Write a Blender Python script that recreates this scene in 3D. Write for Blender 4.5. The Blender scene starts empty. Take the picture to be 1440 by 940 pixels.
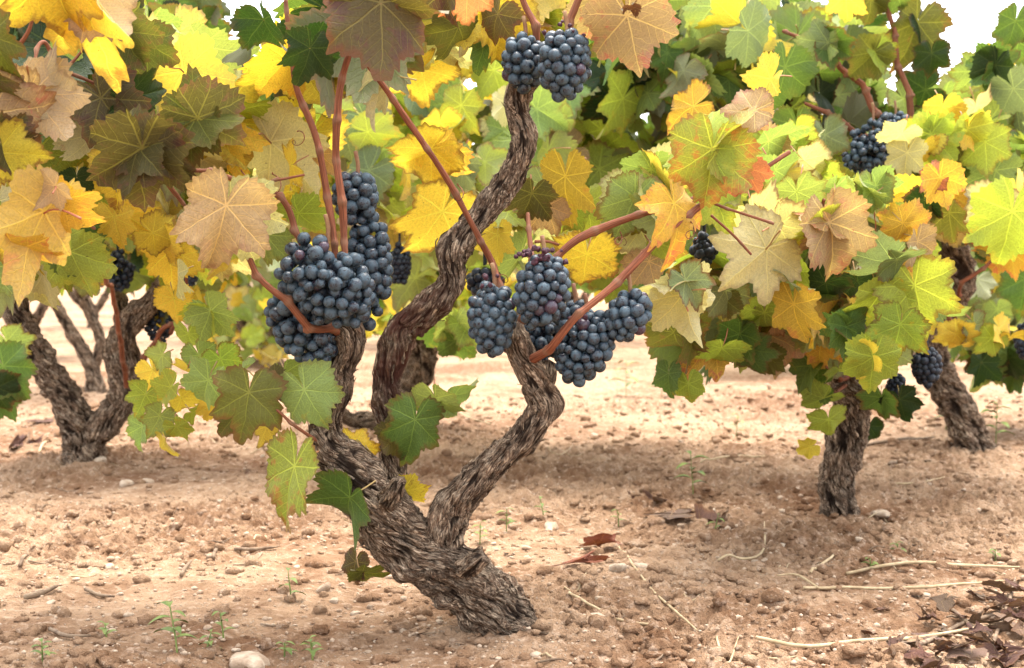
import bpy, math, random
import numpy as np
from mathutils import Vector

random.seed(7)
rng = np.random.default_rng(11)
scene = bpy.context.scene
COL = scene.collection
PI = math.pi

# ------------------------------------------------------------------ camera
CAM_Z = 0.464
TANP = 0.045
FPX = 2000.0                       # focal length in pixels of the 1440 px wide photograph
cam_d = bpy.data.cameras.new("camera")
cam_d.sensor_width = 36.0
cam_d.lens = 50.0
cam_d.clip_start = 0.05
cam_d.clip_end = 2000
cam_d.dof.use_dof = True
cam_d.dof.focus_distance = 1.78
cam_d.dof.aperture_fstop = 10.0
cam = bpy.data.objects.new("camera", cam_d)
COL.objects.link(cam)
PITCH = math.atan(TANP)
cam.location = (0, 0, CAM_Z)
cam.rotation_euler = (PI / 2 - PITCH, 0, 0)
scene.camera = cam

# ------------------------------------------------------------------ world, sun, exposure
SUN_EL = math.radians(76)
SUN_AZ = math.radians(25)         # compass bearing of the sun seen from the vine, 0 = beyond the vine, + = right
w = bpy.data.worlds.new("World")
scene.world = w
w.use_nodes = True
nt = w.node_tree
nt.nodes.clear()
sky = nt.nodes.new("ShaderNodeTexSky")
sky.sky_type = 'NISHITA'
sky.sun_disc = False
sky.sun_elevation = SUN_EL
sky.sun_rotation = SUN_AZ
sky.air_density = 1.0
sky.dust_density = 3.0
hs = nt.nodes.new("ShaderNodeHueSaturation")
hs.inputs["Saturation"].default_value = 0.22
hs.inputs["Value"].default_value = 1.25
bg = nt.nodes.new("ShaderNodeBackground")
bg.inputs["Strength"].default_value = 0.15
out = nt.nodes.new("ShaderNodeOutputWorld")
nt.links.new(sky.outputs[0], hs.inputs["Color"])
nt.links.new(hs.outputs[0], bg.inputs[0])
nt.links.new(bg.outputs[0], out.inputs[0])

sd = bpy.data.lights.new("sun", 'SUN')
sd.energy = 1.5
sd.angle = math.radians(50)
sd.color = (1.0, 0.93, 0.82)
sun = bpy.data.objects.new("sun", sd)
COL.objects.link(sun)
to_sun = Vector((math.sin(SUN_AZ) * math.cos(SUN_EL), math.cos(SUN_AZ) * math.cos(SUN_EL), math.sin(SUN_EL)))
sun.rotation_euler = (-to_sun).to_track_quat('-Z', 'Y').to_euler()

scene.view_settings.view_transform = 'Standard'
scene.view_settings.look = 'None'
scene.view_settings.exposure = 2.25
scene.view_settings.gamma = 1.0
scene.view_settings.use_curve_mapping = False
scene.render.engine = 'CYCLES'
scene.cycles.use_denoising = True
scene.cycles.max_bounces = 8
scene.cycles.diffuse_bounces = 4
scene.cycles.transmission_bounces = 6

# ------------------------------------------------------------------ helpers
SP, CP = math.sin(PITCH), math.cos(PITCH)
RIGHT = np.array([1.0, 0, 0])
UP = np.array([0, SP, CP])
FWD = np.array([0, CP, -SP])


def P(px, py, D):
    """World point seen at photograph pixel (px, py), D metres away along +Y."""
    d = FWD + (px - 720) / FPX * RIGHT - (py - 470) / FPX * UP
    return np.array([0, 0, CAM_Z]) + d * (D / d[1])


def pix(p):
    q = np.asarray(p) - np.array([0, 0, CAM_Z])
    z = q @ FWD
    return 720 + FPX * (q @ RIGHT) / z, 470 - FPX * (q @ UP) / z


_perm = np.random.default_rng(3).permutation(256)
_perm = np.concatenate([_perm, _perm, _perm])
_g3 = np.random.default_rng(4).normal(size=(256, 3))
_g3 /= np.linalg.norm(_g3, axis=1, keepdims=True)


def perlin(x, y, z):
    x, y, z = np.broadcast_arrays(np.asarray(x, float), np.asarray(y, float), np.asarray(z, float))
    xi, yi, zi = np.floor(x).astype(int), np.floor(y).astype(int), np.floor(z).astype(int)
    xf, yf, zf = x - xi, y - yi, z - zi
    xi &= 255; yi &= 255; zi &= 255
    u, v, t = (f * f * f * (f * (f * 6 - 15) + 10) for f in (xf, yf, zf))
    res = 0
    for dx in (0, 1):
        for dy in (0, 1):
            for dz in (0, 1):
                h = _perm[_perm[_perm[(xi + dx) & 255] + ((yi + dy) & 255)] + ((zi + dz) & 255)]
                g = _g3[h]
                dot = g[..., 0] * (xf - dx) + g[..., 1] * (yf - dy) + g[..., 2] * (zf - dz)
                res = res + dot * (u if dx else 1 - u) * (v if dy else 1 - v) * (t if dz else 1 - t)
    return res * 1.5


def fbm(x, y, z, oct=4, gain=0.5):
    r, a = 0, 1.0
    for i in range(oct):
        r = r + a * perlin(x * 2 ** i + 17.3 * i, y * 2 ** i + 5.1 * i, z * 2 ** i + 9.7 * i)
        a *= gain
    return r


def make_mesh(name, V, faces, mat, smooth=True, attrs=None):
    """V (n,3); faces: list of int arrays (k, m) with m corners each."""
    me = bpy.data.meshes.new(name)
    V = np.asarray(V, np.float32)
    me.vertices.add(len(V))
    me.vertices.foreach_set("co", V.ravel())
    faces = [np.asarray(f, np.int32) for f in faces if len(f)]
    nl = sum(f.size for f in faces)
    npoly = sum(len(f) for f in faces)
    me.loops.add(nl)
    me.polygons.add(npoly)
    me.loops.foreach_set("vertex_index", np.concatenate([f.ravel() for f in faces]))
    tot = np.concatenate([np.full(len(f), f.shape[1], np.int32) for f in faces])
    start = np.concatenate([[0], np.cumsum(tot)[:-1]]).astype(np.int32)
    me.polygons.foreach_set("loop_start", start)
    if smooth:
        me.polygons.foreach_set("use_smooth", np.ones(npoly, bool))
    for k, a in (attrs or {}).items():
        a = np.asarray(a, np.float32)
        if a.ndim == 1:
            at = me.attributes.new(k, 'FLOAT', 'POINT')
            at.data.foreach_set("value", a)
        else:
            at = me.attributes.new(k, 'FLOAT_VECTOR', 'POINT')
            at.data.foreach_set("vector", a.ravel())
    me.update(calc_edges=True)
    me.validate()
    if mat:
        me.materials.append(mat)
    return me


def link(name, me, parent=None, loc=None):
    o = bpy.data.objects.new(name, me)
    COL.objects.link(o)
    if parent is not None:
        o.parent = parent
    if loc is not None:
        o.location = loc
    return o


def tag(o, label=None, cat=None, group=None, kind=None):
    if label: o["label"] = label
    if cat: o["category"] = cat
    if group: o["group"] = group
    if kind: o["kind"] = kind
    return o


def empty(name, loc):
    o = bpy.data.objects.new(name, None)
    o.empty_display_size = 0.05
    o.location = Vector(loc)
    COL.objects.link(o)
    return o


class Bag:
    """Collects pieces of one mesh."""
    def __init__(self):
        self.V, self.F, self.A, self.n = [], {}, {}, 0

    def add(self, V, faces, attrs=None):
        for f in faces:
            f = np.asarray(f)
            if len(f):
                self.F.setdefault(f.shape[1], []).append(f + self.n)
        self.V.append(np.asarray(V))
        for k, a in (attrs or {}).items():
            self.A.setdefault(k, []).append(np.asarray(a))
        self.n += len(V)

    def mesh(self, name, mat, origin=None, smooth=True):
        V = np.concatenate(self.V)
        if origin is not None:
            V = V - np.asarray(origin)
        return make_mesh(name, V, [np.concatenate(f) for f in self.F.values()], mat, smooth,
                         {k: np.concatenate(a) for k, a in self.A.items()})


def catmull(pts, n):
    """Smooth resample of rows in pts (any width) at n points, even in arc length of the first 3 columns."""
    p = np.asarray(pts, float)
    p = np.vstack([2 * p[0] - p[1], p, 2 * p[-1] - p[-2]])
    outp = []
    for i in range(1, len(p) - 2):
        t = np.linspace(0, 1, 24, endpoint=False)[:, None]
        a, b, c, d = p[i - 1], p[i], p[i + 1], p[i + 2]
        outp.append(0.5 * (2 * b + (c - a) * t + (2 * a - 5 * b + 4 * c - d) * t ** 2 + (3 * b - a - 3 * c + d) * t ** 3))
    q = np.vstack(outp + [p[-2][None]])
    s = np.concatenate([[0], np.cumsum(np.linalg.norm(np.diff(q[:, :3], axis=0), axis=1))])
    ss = np.linspace(0, s[-1], n)
    return np.stack([np.interp(ss, s, q[:, k]) for k in range(q.shape[1])], 1), ss


def frames(C):
    T = np.gradient(C, axis=0)
    T /= np.linalg.norm(T, axis=1, keepdims=True) + 1e-12
    N = np.zeros_like(T)
    a = np.array([0, -1.0, 0.2])
    n = a - T[0] * (a @ T[0])
    N[0] = n / np.linalg.norm(n)
    for i in range(1, len(C)):
        n = N[i - 1] - T[i] * (N[i - 1] @ T[i])
        N[i] = n / np.linalg.norm(n)
    return T, N, np.cross(T, N)


def grid_faces(n, m, wrap=True):
    i = np.arange(n - 1)[:, None]
    j = np.arange(m if wrap else m - 1)[None]
    j2 = (j + 1) % m
    return np.stack([i * m + j, i * m + j2, (i + 1) * m + j2, (i + 1) * m + j], -1).reshape(-1, 4)


def tube(pts, nseg=10, step=0.004, disp=None, cap=True):
    """pts rows x,y,z,r. Returns V, faces, (S, TH) grids."""
    p = np.asarray(pts, float)
    length = np.linalg.norm(np.diff(p[:, :3], axis=0), axis=1).sum()
    n = max(4, int(length / step))
    q, ss = catmull(p, n)
    C, r = q[:, :3], np.maximum(q[:, 3], 1e-4)
    T, N, B = frames(C)
    th = np.linspace(0, 2 * PI, nseg, endpoint=False)
    S, TH = np.meshgrid(ss, th, indexing='ij')
    R = np.repeat(r[:, None], nseg, 1)
    if disp is not None:
        R = R * disp(S, TH)
    V = C[:, None] + R[..., None] * (np.cos(TH)[..., None] * N[:, None] + np.sin(TH)[..., None] * B[:, None])
    V = V.reshape(-1, 3)
    F = [grid_faces(n, nseg)]
    if cap:
        k = len(V)
        V = np.vstack([V, C[0] - T[0] * r[0] * 0.25, C[-1] + T[-1] * r[-1] * 0.35])
        j = np.arange(nseg)
        F.append(np.stack([np.full(nseg, k), (j + 1) % nseg, j], 1))
        F.append(np.stack([np.full(nseg, k + 1), (n - 1) * nseg + j, (n - 1) * nseg + (j + 1) % nseg], 1))
    return V, F, (S, TH, C, r, N, B, R)


# ------------------------------------------------------------------ materials
class NT:
    def __init__(self, name):
        self.m = bpy.data.materials.new(name)
        self.m.use_nodes = True
        self.t = self.m.node_tree
        self.t.nodes.clear()
        self.out = self.t.nodes.new("ShaderNodeOutputMaterial")

    def n(self, typ, ins=None, **kw):
        nd = self.t.nodes.new("ShaderNode" + typ)
        for k, v in kw.items():
            setattr(nd, k, v)
        for k, v in (ins or {}).items():
            self.set(nd.inputs[k], v)
        return nd

    def set(self, sock, v):
        if isinstance(v, bpy.types.NodeSocket):
            self.t.links.new(v, sock)
        elif isinstance(v, bpy.types.Node):
            self.t.links.new(v.outputs[0], sock)
        else:
            if isinstance(v, (tuple, list)) and len(v) == 3 and sock.type == 'RGBA':
                v = (*v, 1)
            sock.default_value = v

    def math(self, op, a, b=0.0, c=0.0, clamp=False):
        nd = self.t.nodes.new("ShaderNodeMath")
        nd.operation = op
        nd.use_clamp = clamp
        self.set(nd.inputs[0], a); self.set(nd.inputs[1], b); self.set(nd.inputs[2], c)
        return nd.outputs[0]

    def ramp(self, v, lo, hi, a=0.0, b=1.0):
        nd = self.t.nodes.new("ShaderNodeMapRange")
        nd.interpolation_type = 'SMOOTHSTEP'
        self.set(nd.inputs[0], v); self.set(nd.inputs[1], lo); self.set(nd.inputs[2], hi)
        self.set(nd.inputs[3], a); self.set(nd.inputs[4], b)
        return nd.outputs[0]

    def mix(self, f, a, b, blend='MIX'):
        nd = self.t.nodes.new("ShaderNodeMix")
        nd.data_type = 'RGBA'
        nd.blend_type = blend
        self.set(nd.inputs[0], f); self.set(nd.inputs[6], a); self.set(nd.inputs[7], b)
        return nd.outputs[2]

    def noise(self, vec, scale, detail=3, rough=0.55, dist=0.0):
        nd = self.n("TexNoise", {"Scale": scale, "Detail": detail, "Roughness": rough, "Distortion": dist})
        if vec is not None:
            self.set(nd.inputs["Vector"], vec)
        return nd

    def attr(self, name, out="Vector"):
        return self.n("Attribute", attribute_name=name).outputs[out]

    def done(self, sh):
        self.t.links.new(sh if isinstance(sh, bpy.types.NodeSocket) else sh.outputs[0], self.out.inputs[0])
        return self.m


def leaf_material(name="vine_leaf", transl=0.44, rough=0.5, under_mix=0.38):
    M = NT(name)
    lp = M.attr("lp")
    sep = M.n("SeparateXYZ", {0: lp})
    x, y = sep.outputs[0], sep.outputs[1]
    wob = M.noise(lp, 3.0, 2)
    wobv = M.math('SUBTRACT', wob.outputs[0], 0.5)
    r = M.math('SQRT', M.math('ADD', M.math('MULTIPLY', x, x), M.math('MULTIPLY', y, y)))
    ang = M.math('ADD', M.math('ARCTAN2', x, y), M.math('MULTIPLY', wobv, 0.16))
    half = math.radians(26.2)
    a = M.math('WRAP', ang, half, -half)
    t = M.math('MULTIPLY', r, M.math('COSINE', a))
    s = M.math('ABSOLUTE', M.math('MULTIPLY', r, M.math('SINE', a)))
    w1 = M.math('MULTIPLY_ADD', r, -0.011, 0.017)
    v1 = M.ramp(M.math('DIVIDE', s, w1), 0.5, 1.2, 1, 0)
    u = M.math('ADD', M.math('MULTIPLY', M.math('SUBTRACT', t, M.math('MULTIPLY', s, 0.85)), 8.0), M.math('MULTIPLY', wobv, 1.2))
    d2 = M.math('ABSOLUTE', M.math('SUBTRACT', M.math('FRACT', u), 0.5))
    v2 = M.ramp(d2, 0.015, 0.07, 1, 0)
    vor = M.n("TexVoronoi", {"Vector": lp, "Scale": 22.0}, feature='DISTANCE_TO_EDGE')
    v3 = M.ramp(vor.outputs[0], 0.0, 0.06, 1, 0)
    vein = M.math('MAXIMUM', v1, M.math('MULTIPLY', v2, 0.75))
    vein_all = M.math('MAXIMUM', vein, M.math('MULTIPLY', v3, 0.25))
    zone = M.ramp(s, 0.0, 0.12, 1, 0)
    pm = M.n("SeparateXYZ", {0: M.attr("pm")})
    ca, cb, cc = M.attr("ca"), M.attr("cb"), M.attr("cc")
    n1 = M.noise(lp, 2.6, 4, 0.6)
    n2 = M.noise(lp, 4.6, 4, 0.65, 0.4)
    n3 = M.noise(lp, 34.0, 3, 0.6)
    mv = M.math('ADD', M.math('MULTIPLY', r, 0.55), M.math('MULTIPLY', M.math('SUBTRACT', n1.outputs[0], 0.5), 1.7))
    mv = M.math('SUBTRACT', M.math('ADD', mv, pm.outputs[0]), M.math('MULTIPLY', M.math('MAXIMUM', zone, M.math('MULTIPLY', v2, 0.5)), 0.22))
    mf = M.ramp(mv, 0.42, 0.78)
    col = M.mix(mf, ca, cb)
    bv = M.math('ADD', M.math('ADD', n2.outputs[0], M.math('MULTIPLY', M.math('SUBTRACT', r, 0.5), 0.22)), pm.outputs[1])
    bf = M.math('MULTIPLY', M.ramp(bv, 0.60, 0.76), 0.85)
    col = M.mix(bf, col, cc)
    mot = M.ramp(n3.outputs[0], 0.25, 0.75, 0.80, 1.14)
    col = M.mix(1.0, col, M.n("CombineColor", {0: mot, 1: mot, 2: mot}).outputs[0], 'MULTIPLY')
    veincol = M.mix(1.0, M.mix(1.0, M.mix(1.0, ca, (1.55, 1.55, 1.35), 'MULTIPLY'), (0.045, 0.045, 0.012), 'ADD'), (0.86, 0.80, 0.50), 'DARKEN')
    col = M.mix(M.math('MULTIPLY', vein, pm.outputs[2]), col, veincol)
    ev = M.n("SeparateXYZ", {0: M.attr("ev")})
    ef = M.math('ADD', ev.outputs[0], M.math('MULTIPLY', M.math('SUBTRACT', n2.outputs[0], 0.5), 0.55))
    col = M.mix(M.math('MULTIPLY', M.ramp(ef, 0.80, 1.0), ev.outputs[1]), col, (0.17, 0.075, 0.028))
    # small brown specks of age
    sp = M.noise(lp, 15.0, 1)
    col = M.mix(M.ramp(sp.outputs[0], 0.74, 0.79, 0, 0.6), col, (0.10, 0.045, 0.015))
    geo = M.n("NewGeometry")
    under = M.mix(under_mix, col, (0.46, 0.42, 0.25))
    dcol = M.mix(geo.outputs["Backfacing"], col, under)
    hgt = M.math('ADD', M.math('MULTIPLY', vein_all, -0.6), M.math('MULTIPLY', n3.outputs[0], 0.5))
    bump = M.n("Bump", {"Strength": 0.8, "Distance": 0.0025, "Height": hgt})
    pr = M.n("BsdfPrincipled", {"Base Color": dcol, "Roughness": rough, "Specular IOR Level": 0.32, "Normal": bump.outputs[0]})
    tcol = M.mix(1.0, col, (1.08, 1.0, 0.56), 'MULTIPLY')
    tr = M.n("BsdfTranslucent", {"Color": tcol, "Normal": bump.outputs[0]})
    mx = M.n("MixShader", {0: transl, 1: pr.outputs[0], 2: tr.outputs[0]})
    return M.done(mx)


def bark_material():
    M = NT("vine_bark")
    bk = M.attr("bk")
    h = M.attr("bh", "Fac")
    red = M.attr("rd", "Fac")
    geo = M.n("NewGeometry")
    n1 = M.noise(bk, 0.9, 6, 0.62, 0.5)
    n2 = M.noise(bk, 2.4, 5, 0.70, 0.4)
    n3 = M.noise(geo.outputs["Position"], 28.0, 4)
    n4 = M.noise(geo.outputs["Position"], 75.0, 5, 0.65)
    line = M.ramp(M.math('ABSOLUTE', M.math('SUBTRACT', n1.outputs[0], 0.5)), 0.0, 0.045, 1, 0)
    line2 = M.ramp(M.math('ABSOLUTE', M.math('SUBTRACT', n2.outputs[0], 0.5)), 0.0, 0.05, 1, 0)
    col = M.mix(M.ramp(n2.outputs[0], 0.38, 0.62), (0.165, 0.092, 0.055), (0.600, 0.440, 0.300))
    col = M.mix(M.ramp(n4.outputs[0], 0.48, 0.66, 0, 0.6), col, (0.690, 0.550, 0.400))
    col = M.mix(M.ramp(n3.outputs[0], 0.52, 0.75, 0, 0.5), col, (0.120, 0.072, 0.048))
    col = M.mix(M.ramp(h, -0.22, -0.04, 0.9, 0.0), col, (0.026, 0.014, 0.009))
    col = M.mix(M.math('MULTIPLY', line, 0.75), col, (0.030, 0.017, 0.011))
    col = M.mix(M.math('MULTIPLY', line2, 0.45), col, (0.035, 0.020, 0.013))
    col = M.mix(M.math('MULTIPLY', red, M.ramp(n3.outputs[0], 0.3, 0.6)), col, (0.150, 0.055, 0.038))
    hh = M.math('SUBTRACT', M.math('ADD', M.math('MULTIPLY', n2.outputs[0], 0.9), M.math('MULTIPLY', n4.outputs[0], 0.8)), M.math('ADD', M.math('MULTIPLY', line, 0.55), M.math('MULTIPLY', line2, 0.25)))
    bump = M.n("Bump", {"Strength": 1.0, "Distance": 0.006, "Height": hh})
    pr = M.n("BsdfPrincipled", {"Base Color": col, "Roughness": 0.88, "Specular IOR Level": 0.2, "Normal": bump.outputs[0]})
    return M.done(pr)


def cane_material():
    M = NT("cane_bark")
    bk = M.attr("bk")
    n1 = M.noise(bk, 1.0, 5, 0.6)
    oi = M.n("ObjectInfo")
    nod = M.attr("nd", "Fac")
    col = M.mix(M.ramp(n1.outputs[0], 0.3, 0.7), (0.075, 0.022, 0.012), (0.290, 0.098, 0.048))
    col = M.mix(M.math('MULTIPLY', oi.outputs["Random"], 0.35), col, (0.15, 0.07, 0.035))
    col = M.mix(M.math('MULTIPLY', nod, 0.6), col, (0.20, 0.115, 0.07))
    bump = M.n("Bump", {"Strength": 0.5, "Distance": 0.0012, "Height": n1.outputs[0]})
    return M.done(M.n("BsdfPrincipled", {"Base Color": col, "Roughness": 0.75, "Specular IOR Level": 0.2, "Normal": bump.outputs[0]}))


def petiole_material():
    M = NT("leaf_stalk")
    oi = M.n("ObjectInfo")
    col = M.mix(oi.outputs["Random"], (0.34, 0.10, 0.05), (0.36, 0.26, 0.09))
    return M.done(M.n("BsdfPrincipled", {"Base Color": col, "Roughness": 0.5}))


def berry_material():
    M = NT("grape_skin")
    tc = M.n("TexCoord")
    oi = M.n("ObjectInfo")
    off = M.n("VectorMath", {0: tc.outputs["Object"]}, operation='ADD')
    cx = M.n("CombineXYZ", {0: M.math('MULTIPLY', oi.outputs["Random"], 37.0), 1: M.math('MULTIPLY', oi.outputs["Random"], 91.0), 2: 0.0})
    M.set(off.inputs[1], cx.outputs[0])
    n1 = M.noise(off.outputs[0], 1.3, 4, 0.6, 0.3)
    n2 = M.noise(off.outputs[0], 7.0, 4, 0.65)
    n3 = M.noise(off.outputs[0], 2.6, 2, 0.5)
    amt = M.math('ADD', M.math('MULTIPLY', oi.outputs["Random"], 0.30), M.ramp(n1.outputs[0], 0.33, 0.64, 0.0, 0.85))
    amt = M.math('MULTIPLY', amt, M.ramp(n2.outputs[0], 0.2, 0.7, 0.7, 1.05))
    amt = M.math('MULTIPLY', amt, M.ramp(n3.outputs[0], 0.58, 0.68, 1.0, 0.15), clamp=True)
    skin = M.mix(M.math('FRACT', M.math('MULTIPLY', oi.outputs["Random"], 13.7)), (0.004, 0.004, 0.009), (0.009, 0.003, 0.008))
    odd = M.ramp(M.math('FRACT', M.math('MULTIPLY', oi.outputs["Random"], 29.3)), 0.955, 0.97)
    skin = M.mix(odd, skin, (0.050, 0.014, 0.028))
    amt = M.math('MULTIPLY', amt, M.math('SUBTRACT', 1.0, M.math('MULTIPLY', odd, 0.6)))
    col = M.mix(amt, skin, (0.050, 0.084, 0.110))
    sepo = M.n("SeparateXYZ", {0: tc.outputs["Object"]})
    rr = M.math('SQRT', M.math('ADD', M.math('MULTIPLY', sepo.outputs[0], sepo.outputs[0]), M.math('MULTIPLY', sepo.outputs[1], sepo.outputs[1])))
    dot = M.math('MULTIPLY', M.ramp(rr, 0.06, 0.11, 1, 0), M.ramp(sepo.outputs[2], -0.6, -0.5, 1, 0))
    col = M.mix(dot, col, (0.03, 0.022, 0.018))
    rough = M.ramp(amt, 0.1, 0.8, 0.22, 0.62)
    return M.done(M.n("BsdfPrincipled", {"Base Color": col, "Roughness": rough, "Specular IOR Level": 0.45}))


def simple_material(name, c1, c2, scale=20, rough=0.8, bump=0.5, bd=0.004, obj=False, perobj=0.0, c3=None):
    M = NT(name)
    if obj:
        vec = M.n("TexCoord").outputs["Object"]
    else:
        vec = M.n("NewGeometry").outputs["Position"]
    n1 = M.noise(vec, scale, 5, 0.6)
    col = M.mix(M.ramp(n1.outputs[0], 0.32, 0.68), c1, c2)
    if c3:
        oi = M.n("ObjectInfo")
        col = M.mix(M.math('MULTIPLY', oi.outputs["Random"], perobj), col, c3)
    b = M.n("Bump", {"Strength": bump, "Distance": bd, "Height": n1.outputs[0]})
    return M.done(M.n("BsdfPrincipled", {"Base Color": col, "Roughness": rough, "Specular IOR Level": 0.25, "Normal": b.outputs[0]}))


def soil_material():
    M = NT("dry_soil")
    pos = M.n("NewGeometry").outputs["Position"]
    n0 = M.noise(pos, 1.3, 4, 0.55)
    n1 = M.noise(pos, 9.0, 6, 0.62, 0.2)
    n2 = M.noise(pos, 60.0, 5, 0.65)
    n3 = M.noise(pos, 260.0, 3, 0.6)
    v = M.math('ADD', M.math('MULTIPLY', n0.outputs[0], 0.55), M.math('MULTIPLY', n1.outputs[0], 0.45))
    col = M.mix(M.ramp(v, 0.38, 0.60), (0.170, 0.088, 0.046), (0.360, 0.235, 0.145))
    col = M.mix(M.ramp(n2.outputs[0], 0.50, 0.72, 0, 0.6), col, (0.54, 0.40, 0.29))
    col = M.mix(M.ramp(n2.outputs[0], 0.28, 0.44, 0.6, 0), col, (0.110, 0.054, 0.030))
    vor = M.n("TexVoronoi", {"Vector": pos, "Scale": 130.0})
    grit = M.math('MULTIPLY', M.ramp(vor.outputs["Distance"], 0.16, 0.26, 1, 0), M.ramp(n1.outputs[0], 0.45, 0.6))
    col = M.mix(M.math('MULTIPLY', grit, 0.6), col, (0.47, 0.37, 0.28))
    hgt = M.math('ADD', M.math('MULTIPLY', n2.outputs[0], 1.0), M.math('ADD', M.math('MULTIPLY', n3.outputs[0], 0.35), M.math('MULTIPLY', grit, 0.25)))
    b = M.n("Bump", {"Strength": 1.0, "Distance": 0.012, "Height": hgt})
    return M.done(M.n("BsdfPrincipled", {"Base Color": col, "Roughness": 0.95, "Specular IOR Level": 0.1, "Normal": b.outputs[0]}))


MAT_LEAF = leaf_material()
MAT_DEAD = leaf_material("dry_leaf", transl=0.12, rough=0.75, under_mix=0.10)
MAT_BARK = bark_material()
MAT_CANE = cane_material()
MAT_PET = petiole_material()
MAT_BERRY = berry_material()
MAT_SOIL = soil_material()
MAT_STONE = simple_material("limestone", (0.27, 0.19, 0.125), (0.50, 0.41, 0.31), 55, 0.95, 1.0, 0.006, perobj=0.45, c3=(0.33, 0.22, 0.145))
MAT_GRIT = simple_material("soil_grit", (0.26, 0.165, 0.10), (0.50, 0.385, 0.28), 60, 0.95, 0.5, 0.002)
MAT_TWIG = simple_material("dry_twig", (0.11, 0.07, 0.045), (0.26, 0.185, 0.12), 60, 0.85)
MAT_STRAW = simple_material("straw", (0.33, 0.235, 0.13), (0.48, 0.37, 0.225), 60, 0.7)
MAT_RACHIS = simple_material("bunch_stalk", (0.20, 0.085, 0.05), (0.28, 0.17, 0.08), 60, 0.6)
MAT_WEED = simple_material("weed_leaf", (0.085, 0.125, 0.028), (0.18, 0.22, 0.055), 40, 0.6)
MAT_RAISIN = simple_material("shrivelled_grape", (0.025, 0.010, 0.016), (0.085, 0.030, 0.045), 300, 0.55, 1.0, 0.002)


# ------------------------------------------------------------------ ground
MOUNDS = [(*P(a, b, D)[:2], r, h) for a, b, D, r, h in [(712, 885, 1.82, .10, .008), (120, 655, 3.35, .13, .010), (1180, 720, 2.72, .10, .008), (1375, 640, 3.6, .14, .010)]]


def ground_h(x, y):
    x = np.asarray(x, float); y = np.asarray(y, float)
    d = np.hypot(x, y)
    fade = np.clip(1.6 - d / 9.0, 0.15, 1)
    big = 0.030 * perlin(x * 0.9, y * 0.9, 3.3) + 0.020 * perlin(x * 2.3 + 9, y * 2.3, 1.3)
    tilt = 0.010 * fbm(x * 7, y * 7, 0.7, 3)
    patch = np.clip(0.5 + 1.3 * perlin(x * 1.7 + 4, y * 1.7 + 2, 7.7), 0.12, 1.0)
    cl = fbm(x * 22, y * 22, 2.2, 4, 0.62)
    clod = 0.0165 * patch * (np.abs(cl) ** 0.9 * np.sign(cl)) + 0.008 * patch * (1 - np.abs(perlin(x * 48, y * 48, 8.8)) * 2)
    crumb = 0.0095 * (0.55 - np.abs(perlin(x * 34 + 2, y * 34, 4.4)) * 2.0) * np.clip(0.35 + 1.2 * perlin(x * 3.1, y * 3.1, 6.1), 0, 1) + 0.0045 * (0.5 - np.abs(perlin(x * 85, y * 85, 5.5)) * 2) * patch
    clod = clod + crumb * np.clip(1.5 - d / 6, 0, 1)
    for mx, my, mr, mh in MOUNDS:
        clod = clod + mh * np.exp(-((x - mx) ** 2 + (y - my) ** 2) / mr ** 2)
    return big * np.clip(d / 3 - 0.2, 0.25, 1) + (tilt + clod) * fade - 0.006


def spaced(lo, hi, c0, c1, fine, grow):
    mid = list(np.arange(c0, c1, fine))
    up, s = [c1], fine
    while up[-1] < hi:
        s *= grow
        up.append(up[-1] + s)
    dn, s = [c0 - fine], fine
    while dn[-1] > lo:
        s *= grow
        dn.append(dn[-1] - s)
    return np.array(dn[::-1] + mid + up)


gx = spaced(-260, 260, -1.15, 1.15, 0.0028, 1.035)
gy = spaced(-60, 420, 1.45, 3.2, 0.0034, 1.02)
GX, GY = np.meshgrid(gx, gy, indexing='ij')
GZ = ground_h(GX, GY)
GV = np.stack([GX, GY, GZ], -1).reshape(-1, 3)
i, j = np.meshgrid(np.arange(len(gx) - 1), np.arange(len(gy) - 1), indexing='ij')
m_ = len(gy)
GF = np.stack([i * m_ + j, (i + 1) * m_ + j, (i + 1) * m_ + j + 1, i * m_ + j + 1], -1).reshape(-1, 4)
tag(link("ground", make_mesh("ground", GV, [GF], MAT_SOIL)), kind="structure")


def on_ground(px, py):
    """Ground point seen at a photograph pixel below the horizon."""
    D = CAM_Z * FPX / max(py - 380, 12)
    for _ in range(4):
        p = P(px, py, D)
        D = (CAM_Z - float(ground_h(p[0], p[1]))) * FPX / max(py - 380, 12)
    p = P(px, py, D)
    return np.array([p[0], p[1], float(ground_h(p[0], p[1]))])


# ------------------------------------------------------------------ leaves
_LT = np.radians([0, 8, 16, 26, 36, 44, 52, 60, 70, 80, 92, 100, 108, 120, 138, 156, 168, 176, 180])
_LR = np.array([1.0, .92, .79, .63, .72, .84, .92, .82, .69, .58, .66, .73, .75, .66, .60, .54, .40, .14, .05])

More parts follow.
